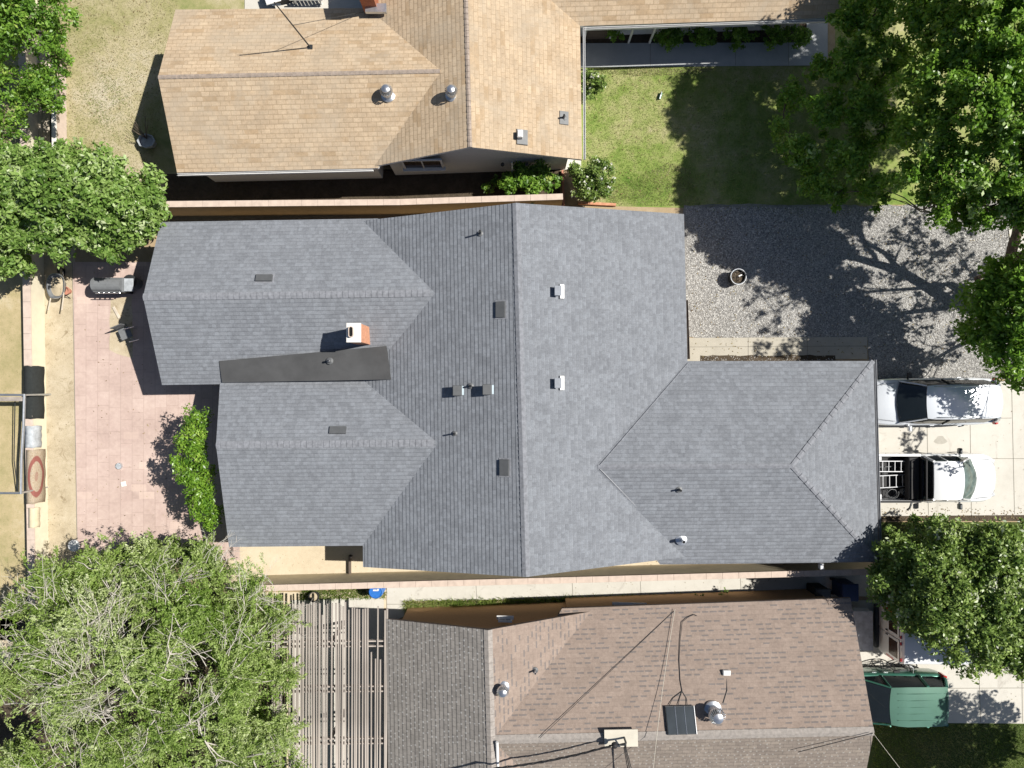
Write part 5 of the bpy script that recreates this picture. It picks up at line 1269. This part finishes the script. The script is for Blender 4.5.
tag(MB().lathe(P(69.5, 291.5, 0), [(.10, 0), (.15, .24), (.17, .24), (.17, .29), (.14, .29), (.12, .18), (0, .18)], 18).build('flower_pot', M['terracotta']), 'small empty terracotta pot beside the wheelbarrow', 'flower pot')
gr = empty('gas_grill', (0, 0, 0), 0, 'long grey gas grill standing in sun at the patio edge under the leafy tree', 'grill')
q = P(108, 284.5, .95)
lv, lf = [], []
for i in range(9):
    a = math.pi * i / 8
    for x in (-.56, .56): lv.append((q.x - .05 + x, q.y - .25 * math.cos(a), .88 + .22 * math.sin(a)))
for i in range(8): lf.append((2 * i, 2 * i + 1, 2 * i + 3, 2 * i + 2))
lf += [tuple(range(0, 18, 2)), tuple(range(17, 0, -2))]
MB().add(lv, lf).build('lid', M['greycloth'], gr)
MB().box((q.x - .05, q.y, .78), (1.2, .56, .2), bev=.02).build('firebox', M['greycloth'], gr)
MB().box((q.x - .05, q.y, .36), (1.1, .5, .6), bev=.01).build('cabinet', M['dark_metal'], gr)
MB().box((q.x + .74, q.y, .84), (.36, .5, .04), bev=.01).build('side_shelf', M['bluecloth'], gr)
MB().tube([(q.x - .5, q.y - .33, .93), (q.x + .4, q.y - .33, .93)], .018, 6).build('lid_handle', M['alu'], gr)
for k in range(5): MB().tube([(q.x - .45 + k * .2, q.y - .28, .78), (q.x - .45 + k * .2, q.y - .33, .78)], .03, 10).build('knob', M['alu'], gr)
for sx in (-.5, .42):
    for sy in (-.2, .2): MB().box((q.x - .03 + sx, q.y + sy, .05), (.06, .06, .1)).build('castor', M['black'], gr)
tc_ = empty('trash_can', (0, 0, 0), 0, 'round dark bin in the shade between the gas grill and the grey roof', 'bin')
q = P(138.5, 284, 0); MB().lathe(q, [(.2, 0), (.25, .62), (.27, .62), (.27, .65)], 18).build('body', M['greycloth'], tc_); MB().lathe(q + Vector((0, 0, .65)), [(.28, 0), (.26, .03), (.05, .07), (0, .07)], 18).build('lid', M['dark_metal'], tc_)
ch = empty('camp_chair', (0, 0, 0), 0, 'dark folding chair standing in the shadow of the grey roof gable', 'chair')
q = P(131, 334, 0)
MB().box((q.x, q.y, .42), (.46, .44, .03), .4, bev=.01).build('seat', M['greycloth'], ch); MB().box((q.x - .12, q.y + .24, .68), (.46, .03, .48), .4, tilt=None, bev=.01).build('backrest', M['greycloth'], ch)
for sx in (-1, 1):
    for sy in (-1, 1): MB().tube([(q.x + sx * .2, q.y + sy * .2, .42), (q.x + sx * .26, q.y + sy * .26, .0)], .013, 6).build('leg', M['alu'], ch)
    MB().tube([(q.x + .1 * sx + .15, q.y - .25 * sx - .1, .6), (q.x + .1 * sx + .55, q.y - .25 * sx + .0, .62)], .015, 6).build('armrest', M['alu'], ch)
tag(MB().box(P(116.5, 312.5, .06), (.11, .52, .05), .5, bev=.01).build('wooden_plank', M['palewood']), 'short pale plank lying on bare soil by the camp chair', 'plank')
st = empty('garden_stool', (0, 0, 0), 0, 'round white stool on the dirt strip beside the big leafy tree', 'stool')
q = P(81, 543, 0); MB().lathe(q, [(.21, .42), (.235, .44), (.235, .47), (.21, .49), (0, .49)], 20).build('seat', M['white'], st)
for k in range(4): a = k * math.pi / 2 + .5; MB().tube([q + Vector((.16 * math.cos(a), .16 * math.sin(a), .43)), q + Vector((.24 * math.cos(a), .24 * math.sin(a), 0))], .016, 6).build('leg', M['dark_metal'], st)
bw_ = empty('pet_bowl', (0, 0, 0), 0, 'small steel pet bowl holding water in the middle of the pink patio', 'bowl')
q = P(119.5, 466, .03); MB().lathe(q, [(.15, 0), (.12, .07), (.125, .075), (.10, .03), (0, .025)], 20).build('dish', M['alu'], bw_); MB().lathe(q + Vector((0, 0, .05)), [(.105, 0), (0, .001)], 20).build('water', M['bluecloth'], bw_)
tag(MB().box(P(123.5, 484, .05), (.2, .2, .04), .2, bev=.01).build('paving_stone', M['cap_white']), 'loose white square stone lying on the pink patio below the bowl', 'stone')
fp = empty('wire_planter', (0, 0, 0), 0, 'round metal rimmed planter with dry stems standing on the gravel', 'planter')
q = P(734.5, 278.5, 0); MB().lathe(q, [(.27, 0), (.29, .5), (.27, .5), (.25, .36), (0, .38)], 26).build('pot', M['dark_metal'], fp)
MB().tube([(q.x + .305 * math.cos(a), q.y + .305 * math.sin(a), .5) for a in [2 * math.pi * k / 26 for k in range(27)]], .012, 6, False).build('rim', M['galv'], fp)
tw = MB()
for k in range(26): a = random.uniform(0, 6.28); r = random.uniform(0, .2); tw.tube([(q.x + r * math.cos(a), q.y + r * math.sin(a), .36), (q.x + r * 1.2 * math.cos(a) + random.gauss(0, .05), q.y + r * 1.2 * math.sin(a) + random.gauss(0, .05), .36 + random.uniform(.05, .2))], .008, 4)
tw.build('dry_stems', M['wood'], fp); MB().lathe(q + Vector((0, 0, .385)), [(.24, 0), (0, .01)], 20).build('soil', M['mulch_or_shade'], fp)
MB().box((q.x + .08, q.y + .05, .47), (.14, .05, .02), .4).build('plant_tag', M['white'], fp)
sr = empty('lawn_sprinkler', (0, 0, 0), 0, 'small green plastic sprinkler standing on the sunny front lawn', 'sprinkler')
q = P(660, 96.5, 0); MB().box(q + Vector((0, 0, .05)), (.12, .26, .08), -.35, bev=.02).build('base', M['greenplastic'], sr); MB().tube([q + Vector((-.04, -.14, .12)), q + Vector((0, 0, .14)), q + Vector((.04, .14, .12))], .025, 8).build('arm', M['galv'], sr)
tb = empty('stone_planter', (0, 0, 0), 0, 'pale planter tub holding a bare plant in the shadow of the tan gable', 'planter')
q = P(151, 144, 0); MB().lathe(q, [(.22, 0), (.32, .34), (.34, .34), (.34, .4), (.28, .4), (.26, .3), (0, .3)], 8, 1.05, .85).build('tub', M['bluecloth'], tb)
tw = MB()
for k in range(16): a = random.uniform(0, 6.28); tw.tube([(q.x, q.y + .1, .3), (q.x + .2 * math.cos(a), q.y + .3 + .2 * math.sin(a), .7), (q.x + .4 * math.cos(a), q.y + .55 + .4 * math.sin(a), .95)], [.012, .008, .004], 4)
tw.build('bare_stems', M['bark'], tb)
bb = empty('blue_barrel', (0, 0, 0), 0, 'bright blue plastic barrel behind the khaki wall beside the pergola', 'barrel')
q = P(377, 581, 0); q = Vector((P(375.5, 590.5, .9).x, P(375.5, 592, .9).y, 0))
smooth_by_angle(MB().lathe(q, [(.24, 0), (.27, .05), (.27, .25), (.285, .28), (.27, .31), (.27, .6), (.285, .63), (.27, .66), (.265, .88), (.24, .9), (.235, .87), (0, .87)], 28).build('drum', M['blue'], bb))
MB().lathe(q + Vector((.09, .08, .87)), [(.04, 0), (.04, .03), (0, .03)], 12).build('bung', M['white'], bb); MB().box(q + Vector((0, .06, .875)), (.2, .06, .012)).build('paper_label', M['white'], bb)
rp_ = empty('round_pot', (0, 0, 0), 0, 'small dark round pot of soil among weeds above the pergola slats', 'flower pot')
q = P(316, 594.5, 0); MB().lathe(q, [(.14, 0), (.19, .3), (.21, .3), (.21, .34), (.18, .34), (.17, .26), (0, .27)], 20).build('pot', M['dark_metal'], rp_); MB().lathe(q + Vector((0, 0, .275)), [(.17, 0), (0, .02)], 16).build('soil', M['drystrip'], rp_)
bn = empty('wheeled_bin', (0, 0, 0), 0, 'dark blue wheeled bin shaded on the side path beside the brown roof corner', 'bin')
q = P(838, 585, 0); MB().box(q + Vector((0, 0, .52)), (.58, .6, .92), bev=.05).build('body', M['darkblue'], bn); MB().box(q + Vector((0, 0, 1.02)), (.64, .68, .08), bev=.03).build('lid', M['darkblue'], bn)
for s in (-1, 1): MB().tube([q + Vector((-.27, s * .24, .1)), q + Vector((-.27, s * .32, .1))], .1, 14).build('wheel', M['black'], bn)
bn2 = empty('wheeled_bin', (0, 0, 0), 0, 'black wheeled bin shaded against the north eave of the brown roofed house', 'bin')
q = P(812, 589, 0); MB().box(q + Vector((0, 0, .5)), (.55, .56, .88), bev=.05).build('body', M['black'], bn2); MB().box(q + Vector((0, 0, .98)), (.6, .62, .08), bev=.03).build('lid', M['dark_metal'], bn2)
# patio set behind the tan house
bs = empty('slatted_bench', (0, 0, 0), 0, 'white slatted garden bench just behind the tan roof at the top edge', 'bench')
q = P(309, -2, 0)
for k in range(9): MB().box((q.x - .6 + k * .15, q.y, .45), (.09, .7, .03), .5).build('slat', M['white'], bs)
for sx in (-.5, .5):
    for sy in (-.25, .25): MB().box((q.x + sx, q.y + sy, .22), (.06, .06, .44)).build('leg', M['white'], bs)
MB().box((q.x, q.y - .3, .42), (1.3, .05, .06)).box((q.x, q.y + .3, .42), (1.3, .05, .06)).build('rail', M['white'], bs)
tag(MB().lathe(P(281, -4, 0), [(.5, 0), (.62, .1), (.6, .3), (.3, .42), (0, .44)], 14, 1.2, .6).build('black_tarp', M['black']), 'crumpled black tarp covered heap behind the tan roof', 'tarp')
tag(MB().box(P(272, -3, .5), (.6, .5, .06), .3, bev=.02).box(P(272, -3, .25), (.4, .3, .45), .3).build('white_crate', M['white']), 'white crate beside the black tarp at the top edge', 'crate')

# ================================================================ TREES
tree('shade_tree', 'bright light green broad tree over the low wall at the left edge', P(78, 212, 0), [(20, 195, 34, 3.2, 1.1), (62, 188, 38, 3.8, 1.2), (102, 192, 36, 3.8, 1.1), (138, 198, 27, 3.2, 1.0), (60, 222, 32, 3.1, .9), (104, 228, 30, 2.9, .9), (20, 236, 28, 2.6, .9), (-30, 195, 45, 3.4, 1.2), (72, 168, 22, 3.5, .7), (151, 212, 16, 2.6, .7), (134, 226, 18, 2.5, .7), (10, 262, 16, 2.0, .7), (22, 172, 26, 3.0, .8)],
     26, 55, .085, M['lf_light'], M['bark'], .27, .16, twig=.05, asp=.45)
tree('garden_tree', 'dark green leafy tree in the top left corner', P(28, 22, 0), [(12, 14, 24, 3.2, 1), (46, 8, 24, 3.4, 1), (42, 36, 22, 3.2, 1), (60, 58, 14, 2.8, .7),  (8, 42, 20, 3, .9), (58, 34, 10, 2.8, .7), (-30, 20, 40, 3.6, 1.1), (30, -25, 40, 3.6, 1.1)], 14, 50, .065, M['lf_nw'], M['bark'], .25, .12, twig=.05, solid=True)
tree('garden_tree', 'small dark green tree on the left beside the plank deck, over the short wall', P(44, 92, 0), [(44, 90, 18, 2.6, .9), (55, 104, 12, 2.4, .7), (56, 76, 12, 2.5, .7), (36, 80, 14, 2.5, .7), (26, 98, 12, 2.2, .6)], 17, 50, .06, M['lf_nw'], M['bark'], .22, .09, twig=.05)
tree('garden_tree', 'green tree at the left edge just above the bright broad tree', P(4, 118, 0), [(6, 112, 18, 2.6, .9), (8, 140, 15, 2.4, .8), (-22, 90, 30, 3, 1), (0, 72, 16, 2.6, .8), (-30, 140, 26, 2.8, .9)], 15, 50, .06, M['lf_nw'], M['bark'], .24, .1, twig=.05)
tree('citrus_tree', 'bright green narrow tree on the pink patio against the grey house', P(200, 472, 0), [(199, 418, 11, 2.2, .7), (194, 437, 13, 2.3, .7), (190, 456, 14, 2.4, .8), (196, 474, 16, 2.5, .8), (203, 492, 14, 2.3, .7), (209, 508, 12, 2.2, .7), (212, 521, 8, 1.9, .5)], 24, 60, .06, M['lf_citrus'], M['bark'], .22, .09, twig=.08, asp=.4)
SW = [(50, 592, 34, 3.5, .9), (98, 570, 30, 3.7, .9), (150, 562, 28, 3.6, .8), (205, 568, 30, 3.6, .8), (250, 588, 28, 3.4, .9), (272, 618, 24, 3.2, .8), (30, 650, 40, 4.2, 1), (88, 625, 36, 4.6, 1), (190, 620, 38, 4.7, 1), (240, 650, 36, 4.2, 1), (276, 680, 26, 3.4, .9), (55, 700, 42, 4.5, 1.1), (120, 665, 36, 5, 1), (165, 672, 34, 5, 1), (215, 700, 42, 4.7, 1.1), (270, 735, 32, 3.8, 1), (95, 755, 42, 4.6, 1), (165, 735, 40, 4.9, 1.1), (225, 765, 44, 4.4, 1.1), (10, 610, 18, 2.8, .7), (30, 780, 36, 4, 1), (280, 790, 34, 3.8, 1), (130, 820, 60, 4.6, 1.2), (220, 840, 60, 4.4, 1.2), (-30, 690, 40, 4, 1), (70, 860, 50, 4, 1)]
SW += [(128, 600, 32, 4.0, .9), (160, 590, 28, 3.8, .9), (70, 640, 26, 4.2, .9), (140, 700, 30, 4.4, 1), (2, 690, 22, 3.6, .8), (8, 760, 24, 2.6, .8)]
SW = [(a, b, r * .86, z, rz * 1.2) for a, b, r, z, rz in SW] + [(random.uniform(20, 285), random.uniform(575, 800), 28, 2.0, .6) for _ in range(12)]
swt = tree('ash_tree', 'huge feathery pale green tree with bare twigs filling the bottom left corner', P(150, 672, 0), SW, 3, 14, .05, M['lf_ash'], M['greybark'], .22, .26, twig=.10, shell=.3, lower=.8)
spray_crown('leaf_sprays', SW, 34, 50, .044, M['lf_ash'], swt, M['greybark'], .08)
fan = MB()
sprays = [(98, 664, 4.9, -.4, 1, 2.6, 11), (70, 675, 4.8, -.9, .4, 2.6, 12), (55, 665, 4.4, -.6, .9, 1.9, 9), (225, 645, 4.9, -.1, 1, 1.5, 10), (118, 630, 5.0, .2, 1, 1.8, 9), (45, 600, 4.0, -.2, 1, 1.5, 8), (205, 665, 5.0, -1, .3, 1.9, 9), (198, 735, 5.0, -.3, 1, 1.6, 10), (80, 765, 4.8, -.4, .9, 1.8, 12), (130, 760, 4.9, .5, .9, 1.9, 11), (250, 600, 4.1, .1, 1, 1.4, 9), (110, 690, 5.1, -.9, -.4, 2.2, 9), (20, 660, 4.2, -.8, .3, 1.4, 8), (215, 560, 4.0, .5, 1, 1.2, 9), (270, 640, 4.0, .7, .6, 1.3, 8), (165, 600, 4.8, .1, 1, 1.7, 9), (105, 720, 5.0, -.9, .1, 2.0, 9)]
for k in range(22):
    l_ = random.choice(SW[:22]); a_ = random.gauss(1.7, .9)
    sprays.append((l_[0] + random.uniform(-.7, .7) * l_[2], l_[1] + random.uniform(-.7, .7) * l_[2], l_[3] + random.uniform(.0, .55), math.cos(a_), math.sin(a_), random.uniform(.6, 1.5), random.randint(3, 6)))
for (px, py, z, dx, dy, L, k) in sprays:
    o0 = P(px, py, z); a0 = math.atan2(dy, dx)
    for j in range(k):
        a = a0 + random.gauss(0, .42); l = L * random.uniform(.35, 1.1); p = o0 + Vector((random.gauss(0, .22), random.gauss(0, .22), random.gauss(0, .12))); pts = [p]; zz = random.uniform(-.15, .4); curl = random.gauss(0, .13)
        for s in range(5):
            a += random.gauss(curl, .15); p = p + Vector((math.cos(a), math.sin(a), zz * .5 - .10 * s)) * (l / 5); pts.append(p)
        rr = random.choice((.4, .55, .8))
        fan.tube(pts, [.019 * rr, .015 * rr, .011 * rr, .009 * rr, .006 * rr, .003], 4, False)
        for s in (2, 3, 4):
            b = a + random.choice((-1, 1)) * random.uniform(.4, .9); fan.tube([pts[s], pts[s] + Vector((math.cos(b), math.sin(b), .1)) * l * .22], [.007, .003], 3, False)
fan.build('dead_twigs', M['greybark'], swt)
tree('low_hedge', 'low flowering hedge along the lower edge of the pink patio', P(150, 560, 0), [(100, 562, 14, 1.0, .5), (125, 555, 14, 1.1, .5), (150, 551, 14, 1.1, .5), (175, 550, 14, 1.2, .5), (200, 553, 14, 1.2, .5)], 34, 36, .055, M['lf_olive'], M['bark'], .2, .04, twig=.05)
tree('street_tree', 'dense olive green tree with pale glints beside the white van', P(968, 598, 0), [(905, 556, 26, 3.3, 1), (945, 545, 28, 3.7, 1), (990, 552, 34, 4, 1.1), (898, 590, 26, 3.4, 1), (940, 592, 38, 4.3, 1.2), (990, 600, 40, 4.5, 1.2), (934, 622, 22, 3.6, 1), (972, 640, 32, 3.8, 1), (1015, 645, 30, 3.6, 1), (1030, 590, 40, 4.2, 1.1), (1045, 550, 30, 3.8, 1), (1060, 630, 40, 4, 1), (880, 574, 14, 2.6, .7), (918, 528, 10, 2.4, .5), (1075, 585, 40, 4, 1), (905, 616, 14, 2.8, .6)], 24, 60, .068, M['lf_olive'], M['bark'], .27, .2, twig=.04)
tree('street_tree', 'dark green tree at the right edge above the parked white wagon', P(1050, 322, 0), [(978, 300, 17, 4.0, .9), (974, 326, 14, 3.7, .8), (1000, 270, 13, 4.2, .7), (988, 292, 18, 4.3, 1), (1008, 316, 24, 4.8, 1.1), (984, 336, 17, 4.1, .9), (1008, 350, 26, 4.6, 1.1), (1022, 374, 15, 3.4, .7), (1030, 282, 26, 5, 1.1), (1050, 320, 36, 5.2, 1.2), (1060, 350, 26, 4.6, .9), (1080, 290, 36, 5, 1.1), (1100, 345, 40, 5, 1.1), (1110, 395, 12, 5, .5)], 20, 46, .08, M['lf_dark'], M['bark'], .3, .2, twig=.05)
tree('street_tree', 'broad tree beyond the right edge whose shade falls across the upper gravel', P(1230, 200, 0), [(1120, 180, 20, 5.4, .9), (1140, 215, 22, 5.6, .9), (1170, 160, 26, 5.8, 1), (1185, 200, 24, 5.8, 1), (1165, 245, 20, 5.4, .9), (1215, 240, 24, 5.8, 1), (1225, 175, 28, 6, 1), (1250, 215, 26, 6, 1), (1145, 275, 14, 5.2, .8), (1210, 285, 18, 5.5, .8)], 4, 26, .085, M['lf_dark'], M['bark'], .3, .2, twig=.1)
tree('street_tree', 'tall airy tree beyond the right edge that dapples the gravel and the cars', P(1180, 300, 0), [(1082, 205, 26, 8, 1), (1140, 232, 30, 8.6, 1), (1205, 250, 32, 8.6, 1), (1112, 285, 28, 8, 1), (1175, 300, 30, 8.4, 1), (1240, 205, 34, 8.4, 1), (1160, 180, 36, 8.6, 1), (1250, 320, 34, 8, 1), (1088, 470, 13, 5, .4), (1116, 462, 14, 5.1, .4), (1150, 430, 20, 5.4, .6), (1120, 228, 18, 5, .8), (1152, 262, 20, 5, .8), (1130, 300, 18, 5.2, .8), (1182, 238, 20, 5, .8), (1205, 292, 22, 5, .8), (1165, 318, 18, 5, .8)], 3.6, 24, .08, M['lf_dark'], M['bark'], .24, .2, twig=.3)
NE = [(925, 30, 30, 5.3, 1.2), (965, 35, 38, 6.4, 1.3), (1012, 40, 42, 7.8, 1.4), (935, 85, 32, 6.2, 1.2), (980, 100, 42, 7.1, 1.4), (1030, 110, 44, 7.6, 1.4), (922, 135, 26, 5.8, 1.1), (950, 172, 30, 5.8, 1.1), (1000, 165, 36, 6.4, 1.2), (1040, 180, 36, 6.3, 1.2), (985, 205, 20, 5.4, .8), (905, 178, 14, 5.2, .8), (932, -25, 36, 5.2, 1.2), (1000, -35, 55, 7.8, 1.5), (1085, 60, 55, 7.6, 1.4), (1090, 140, 50, 7, 1.4), (1080, -40, 60, 7.6, 1.4), (872, 18, 20, 4.6, 1), (888, 60, 18, 4.6, .9), (868, 92, 16, 4.0, .8), (885, 130, 18, 4.2, .9), (860, 150, 12, 3.4, .6), (885, -30, 30, 4.2, 1), (1110, 210, 40, 6.4, 1.2), (1150, 40, 48, 7.8, 1.3), (1155, 120, 46, 7.6, 1.3), (1150, -40, 50, 7.6, 1.3), (1200, 70, 40, 7.8, 1.2), (1205, 0, 44, 7.8, 1.2), (1200, -80, 50, 7.8, 1.2), (1190, -160, 50, 7.8, 1.2), (1130, -130, 50, 7.6, 1.2), (1070, -110, 50, 7.4, 1.2), (930, 205, 17, 5, .8), (962, 218, 16, 4.9, .7), (1010, 215, 20, 5.2, .8), (1045, 225, 24, 5.4, .9), (845, 20, 16, 4.2, .7), (800, 150, 17, 3.8, .7), (822, 112, 19, 4.2, .8), (850, 62, 20, 4.6, .8), (862, 110, 22, 4.8, .8), (850, 158, 20, 4.4, .8), (815, 182, 13, 3.6, .6), (872, 192, 16, 4.2, .7), (782, 128, 9, 3.2, .5), (792, 96, 12, 3.4, .6), (818, 72, 12, 3.8, .6), (835, 195, 12, 3.6, .5)]
NE = [(a, b, r, (z - .7 if a < 890 and r < 24 and b < 200 else z) if z < 5 else 5.4 + (min(z, 7.6) - 5) * .85, rz) for a, b, r, z, rz in NE]
ne = tree('shade_tree', 'towering dark green tree filling the top right corner with its shadow on the lawn', P(987, 314, 0), NE, 17, 70, .07, M['lf_dark'], M['bark'], .27, .15, fork=.32, shell=.55, twig=.05)
lb = MB(); Lp = [(18.9, 2.8, 0), (18.6, 3.6, 1.5), (17.9, 5.0, 3), (17.2, 5.85, 4.6), (15.9, 6.1, 6), (14.4, 6.3, 6.8)]
lb.tube(Lp, [.22, .2, .17, .14, .1, .05], 9)
for a, b in (((17.9, 5.0, 3), (17.0, 7.6, 5.2)), ((17.6, 5.4, 3.8), (18.6, 8, 6)), ((17.2, 5.85, 4.6), (15.2, 8.4, 6.4)), ((18.15, 4.2, 2.2), (19.6, 6.4, 5)), ((15.9, 6.1, 6), (14.9, 8.6, 7)), ((18.1, 3.2, 1), (15.6, 3.6, 4.5))):
    lb.tube(limb_path(a, b, .1, 5), [.11, .09, .075, .06, .04, .02], 6)
lb.build('main_limb', M['bark'], ne, True)
tree('street_tree', 'green tree beyond the right edge that shades the lower right lawn', P(1190, 800, 0), [(1140, 800, 45, 5.6, 1.2), (1195, 780, 50, 6.2, 1.3), (1250, 800, 50, 6, 1.2), (1180, 840, 50, 6, 1.2)], 16, 40, .09, M['lf_dark'], M['bark'], .33, .2, twig=.03)
# shrubs
def shrub(name, label, base, lobes, lm, ls=.055, dens=40, per=40, sp=.16, flowers=0, group=None):
    t = tree(name, label, P(*base, 0), lobes, dens, per, ls, M[lm], M['bark'], sp, .03, group, twig=.05)
    if flowers:
        pts, own = lobe_points(lobes, 60); top = pts[pts[:, 2] > np.median(pts[:, 2])]
        k = RNG.choice(len(top), min(flowers, len(top)), replace=False); leaves('flowers', top[k] + np.array([0, 0, .1]), .06, 7, .035, M['flower'], t, 1.2)['kind'] = 'stuff'
    return t
shrub('leafy_shrub', 'green shrub with rosette leaves at the end of the shaded alley', (525, 186), [(508, 183, 10, .9, .5), (522, 178, 12, 1.1, .5), (538, 175, 11, 1.1, .5), (532, 190, 10, .9, .5), (550, 182, 8, .9, .4)], 'lf_nw', .07, 40, 36, .17)
shrub('leafy_shrub', 'small low green plant alone in the dark alley below the white gable', (493, 188), [(489, 189, 6, .4, .25), (498, 184, 6, .5, .3)], 'lf_nw', .05, 40, 24, .12)
shrub('flowering_shrub', 'rounded shrub with white flowers at the corner of the tan roof', (592, 182), [(584, 176, 12, 1.0, .5), (600, 172, 13, 1.2, .5), (588, 192, 11, .9, .5), (604, 188, 10, 1.0, .5), (575, 172, 6, .8, .3)], 'lf_olive', .055, 44, 44, .16, 22)
shrub('flowering_shrub', 'pale tipped bush beside the front walk corner of the tan roofed house', (593, 84), [(590, 80, 9, .9, .5), (597, 84, 8, 1.0, .5), (590, 92, 7, .7, .4)], 'lf_olive', .055, 50, 44, .14, 9)
for px, lab in ((612, 'tiny potted shrub against the shaded porch wall nearest the tan roof corner'), (668, 'low dark porch shrub, second from the left in the shaded bed'), (700, 'rounded dark porch shrub in the middle of the shaded bed'), (735, 'wide dark porch shrub right of the middle of the shaded bed'), (770, 'tall dark porch shrub, second from the right in the shaded bed'), (795, 'dark porch shrub at the far right end of the shaded bed')):
    shrub('porch_shrub', lab, (px, 37), [(px, 36, 6 if px == 612 else 11, .5, .4), (px + 8, 38, 4 if px == 612 else 8, .45, .3)], 'lf_dark', .05, 44, 34, .13, group='shrubs in the shaded porch bed')
shrub('potted_plant', 'potted plant in the shade by the porch wall', (664, 37), [(657, 37, 4, .5, .25)], 'lf_nw', .04, 60, 30, .1)
shrub('low_shrub', 'low weedy shrub between the side path and the brown roof eave', (735, 600), [(700, 600, 7, .3, .2), (725, 598, 8, .35, .25), (745, 597, 7, .3, .2)], 'lf_olive', .045, 40, 26, .12)
# ================================================================ REBASE, CAMERA, LIGHT
from mathutils import Matrix
def kids(o):
    r = []
    for c in o.children: r.append(c); r += kids(c)
    return r
bpy.context.view_layer.update()
for o in list(C.objects):
    if o.parent is None and o.get('category') and o.location.length < 1e-6 and abs(o.rotation_euler.z) < 1e-9:
        ms = [k for k in ([o] + kids(o)) if k.type == 'MESH']
        if not ms: continue
        co = []
        for k in ms:
            n = len(k.data.vertices); a = np.empty(n * 3, dtype=np.float32); k.data.vertices.foreach_get('co', a); co.append(a.reshape(-1, 3))
        al = np.concatenate([c + (np.array(k.location, dtype=np.float32) if k.location.length > 1e-6 else 0) for k, c in zip(ms, co)]); lo, hi = al.min(0), al.max(0); z0 = float(lo[2])
        nb = al[al[:, 2] < z0 + .3]; m = nb.mean(0)
        L = Vector((float(m[0]), float(m[1]), max(z0, 0)))
        for k in ms:
            if k.location.length > 1e-6: k.location -= L
        for me in {k.data for k in ms if k.location.length <= 1e-6 and not k.get('placed')}: me.transform(Matrix.Translation(-L))
        o.location = L
cam = bpy.data.cameras.new('camera'); co_ = bpy.data.objects.new('camera', cam); C.objects.link(co_)
cam.sensor_width = 36; cam.lens = FP / 1024 * 36; cam.clip_end = 500; cam.clip_start = .1
co_.location = (0, 0, HC); bpy.context.scene.camera = co_
sd = Vector((.8, .16, 1)).normalized()
el = math.asin(sd.z); az = math.atan2(sd.x, sd.y)
sl = bpy.data.lights.new('sun', 'SUN'); so = bpy.data.objects.new('sun', sl); C.objects.link(so)
sl.energy = 5.0; sl.angle = math.radians(.5); sl.color = (1, .955, .88)
so.rotation_euler = sd.to_track_quat('Z', 'Y').to_euler(); so.location = (20, 5, 40)
w = bpy.data.worlds.new('World'); bpy.context.scene.world = w; w.use_nodes = True
sk = w.node_tree.nodes.new('ShaderNodeTexSky'); sk.sky_type = 'NISHITA'; sk.sun_disc = False
sk.sun_elevation = el; sk.sun_rotation = az
w.node_tree.links.new(sk.outputs[0], w.node_tree.nodes['Background'].inputs[0])
w.node_tree.nodes['Background'].inputs[1].default_value = .05
sc = bpy.context.scene
sc.view_settings.view_transform = 'Standard'; sc.view_settings.look = 'None'; sc.view_settings.exposure = .28; sc.view_settings.gamma = 1
sc.cycles.max_bounces = 6; sc.cycles.diffuse_bounces = 1; sc.cycles.transparent_max_bounces = 4; sc.cycles.use_denoising = True
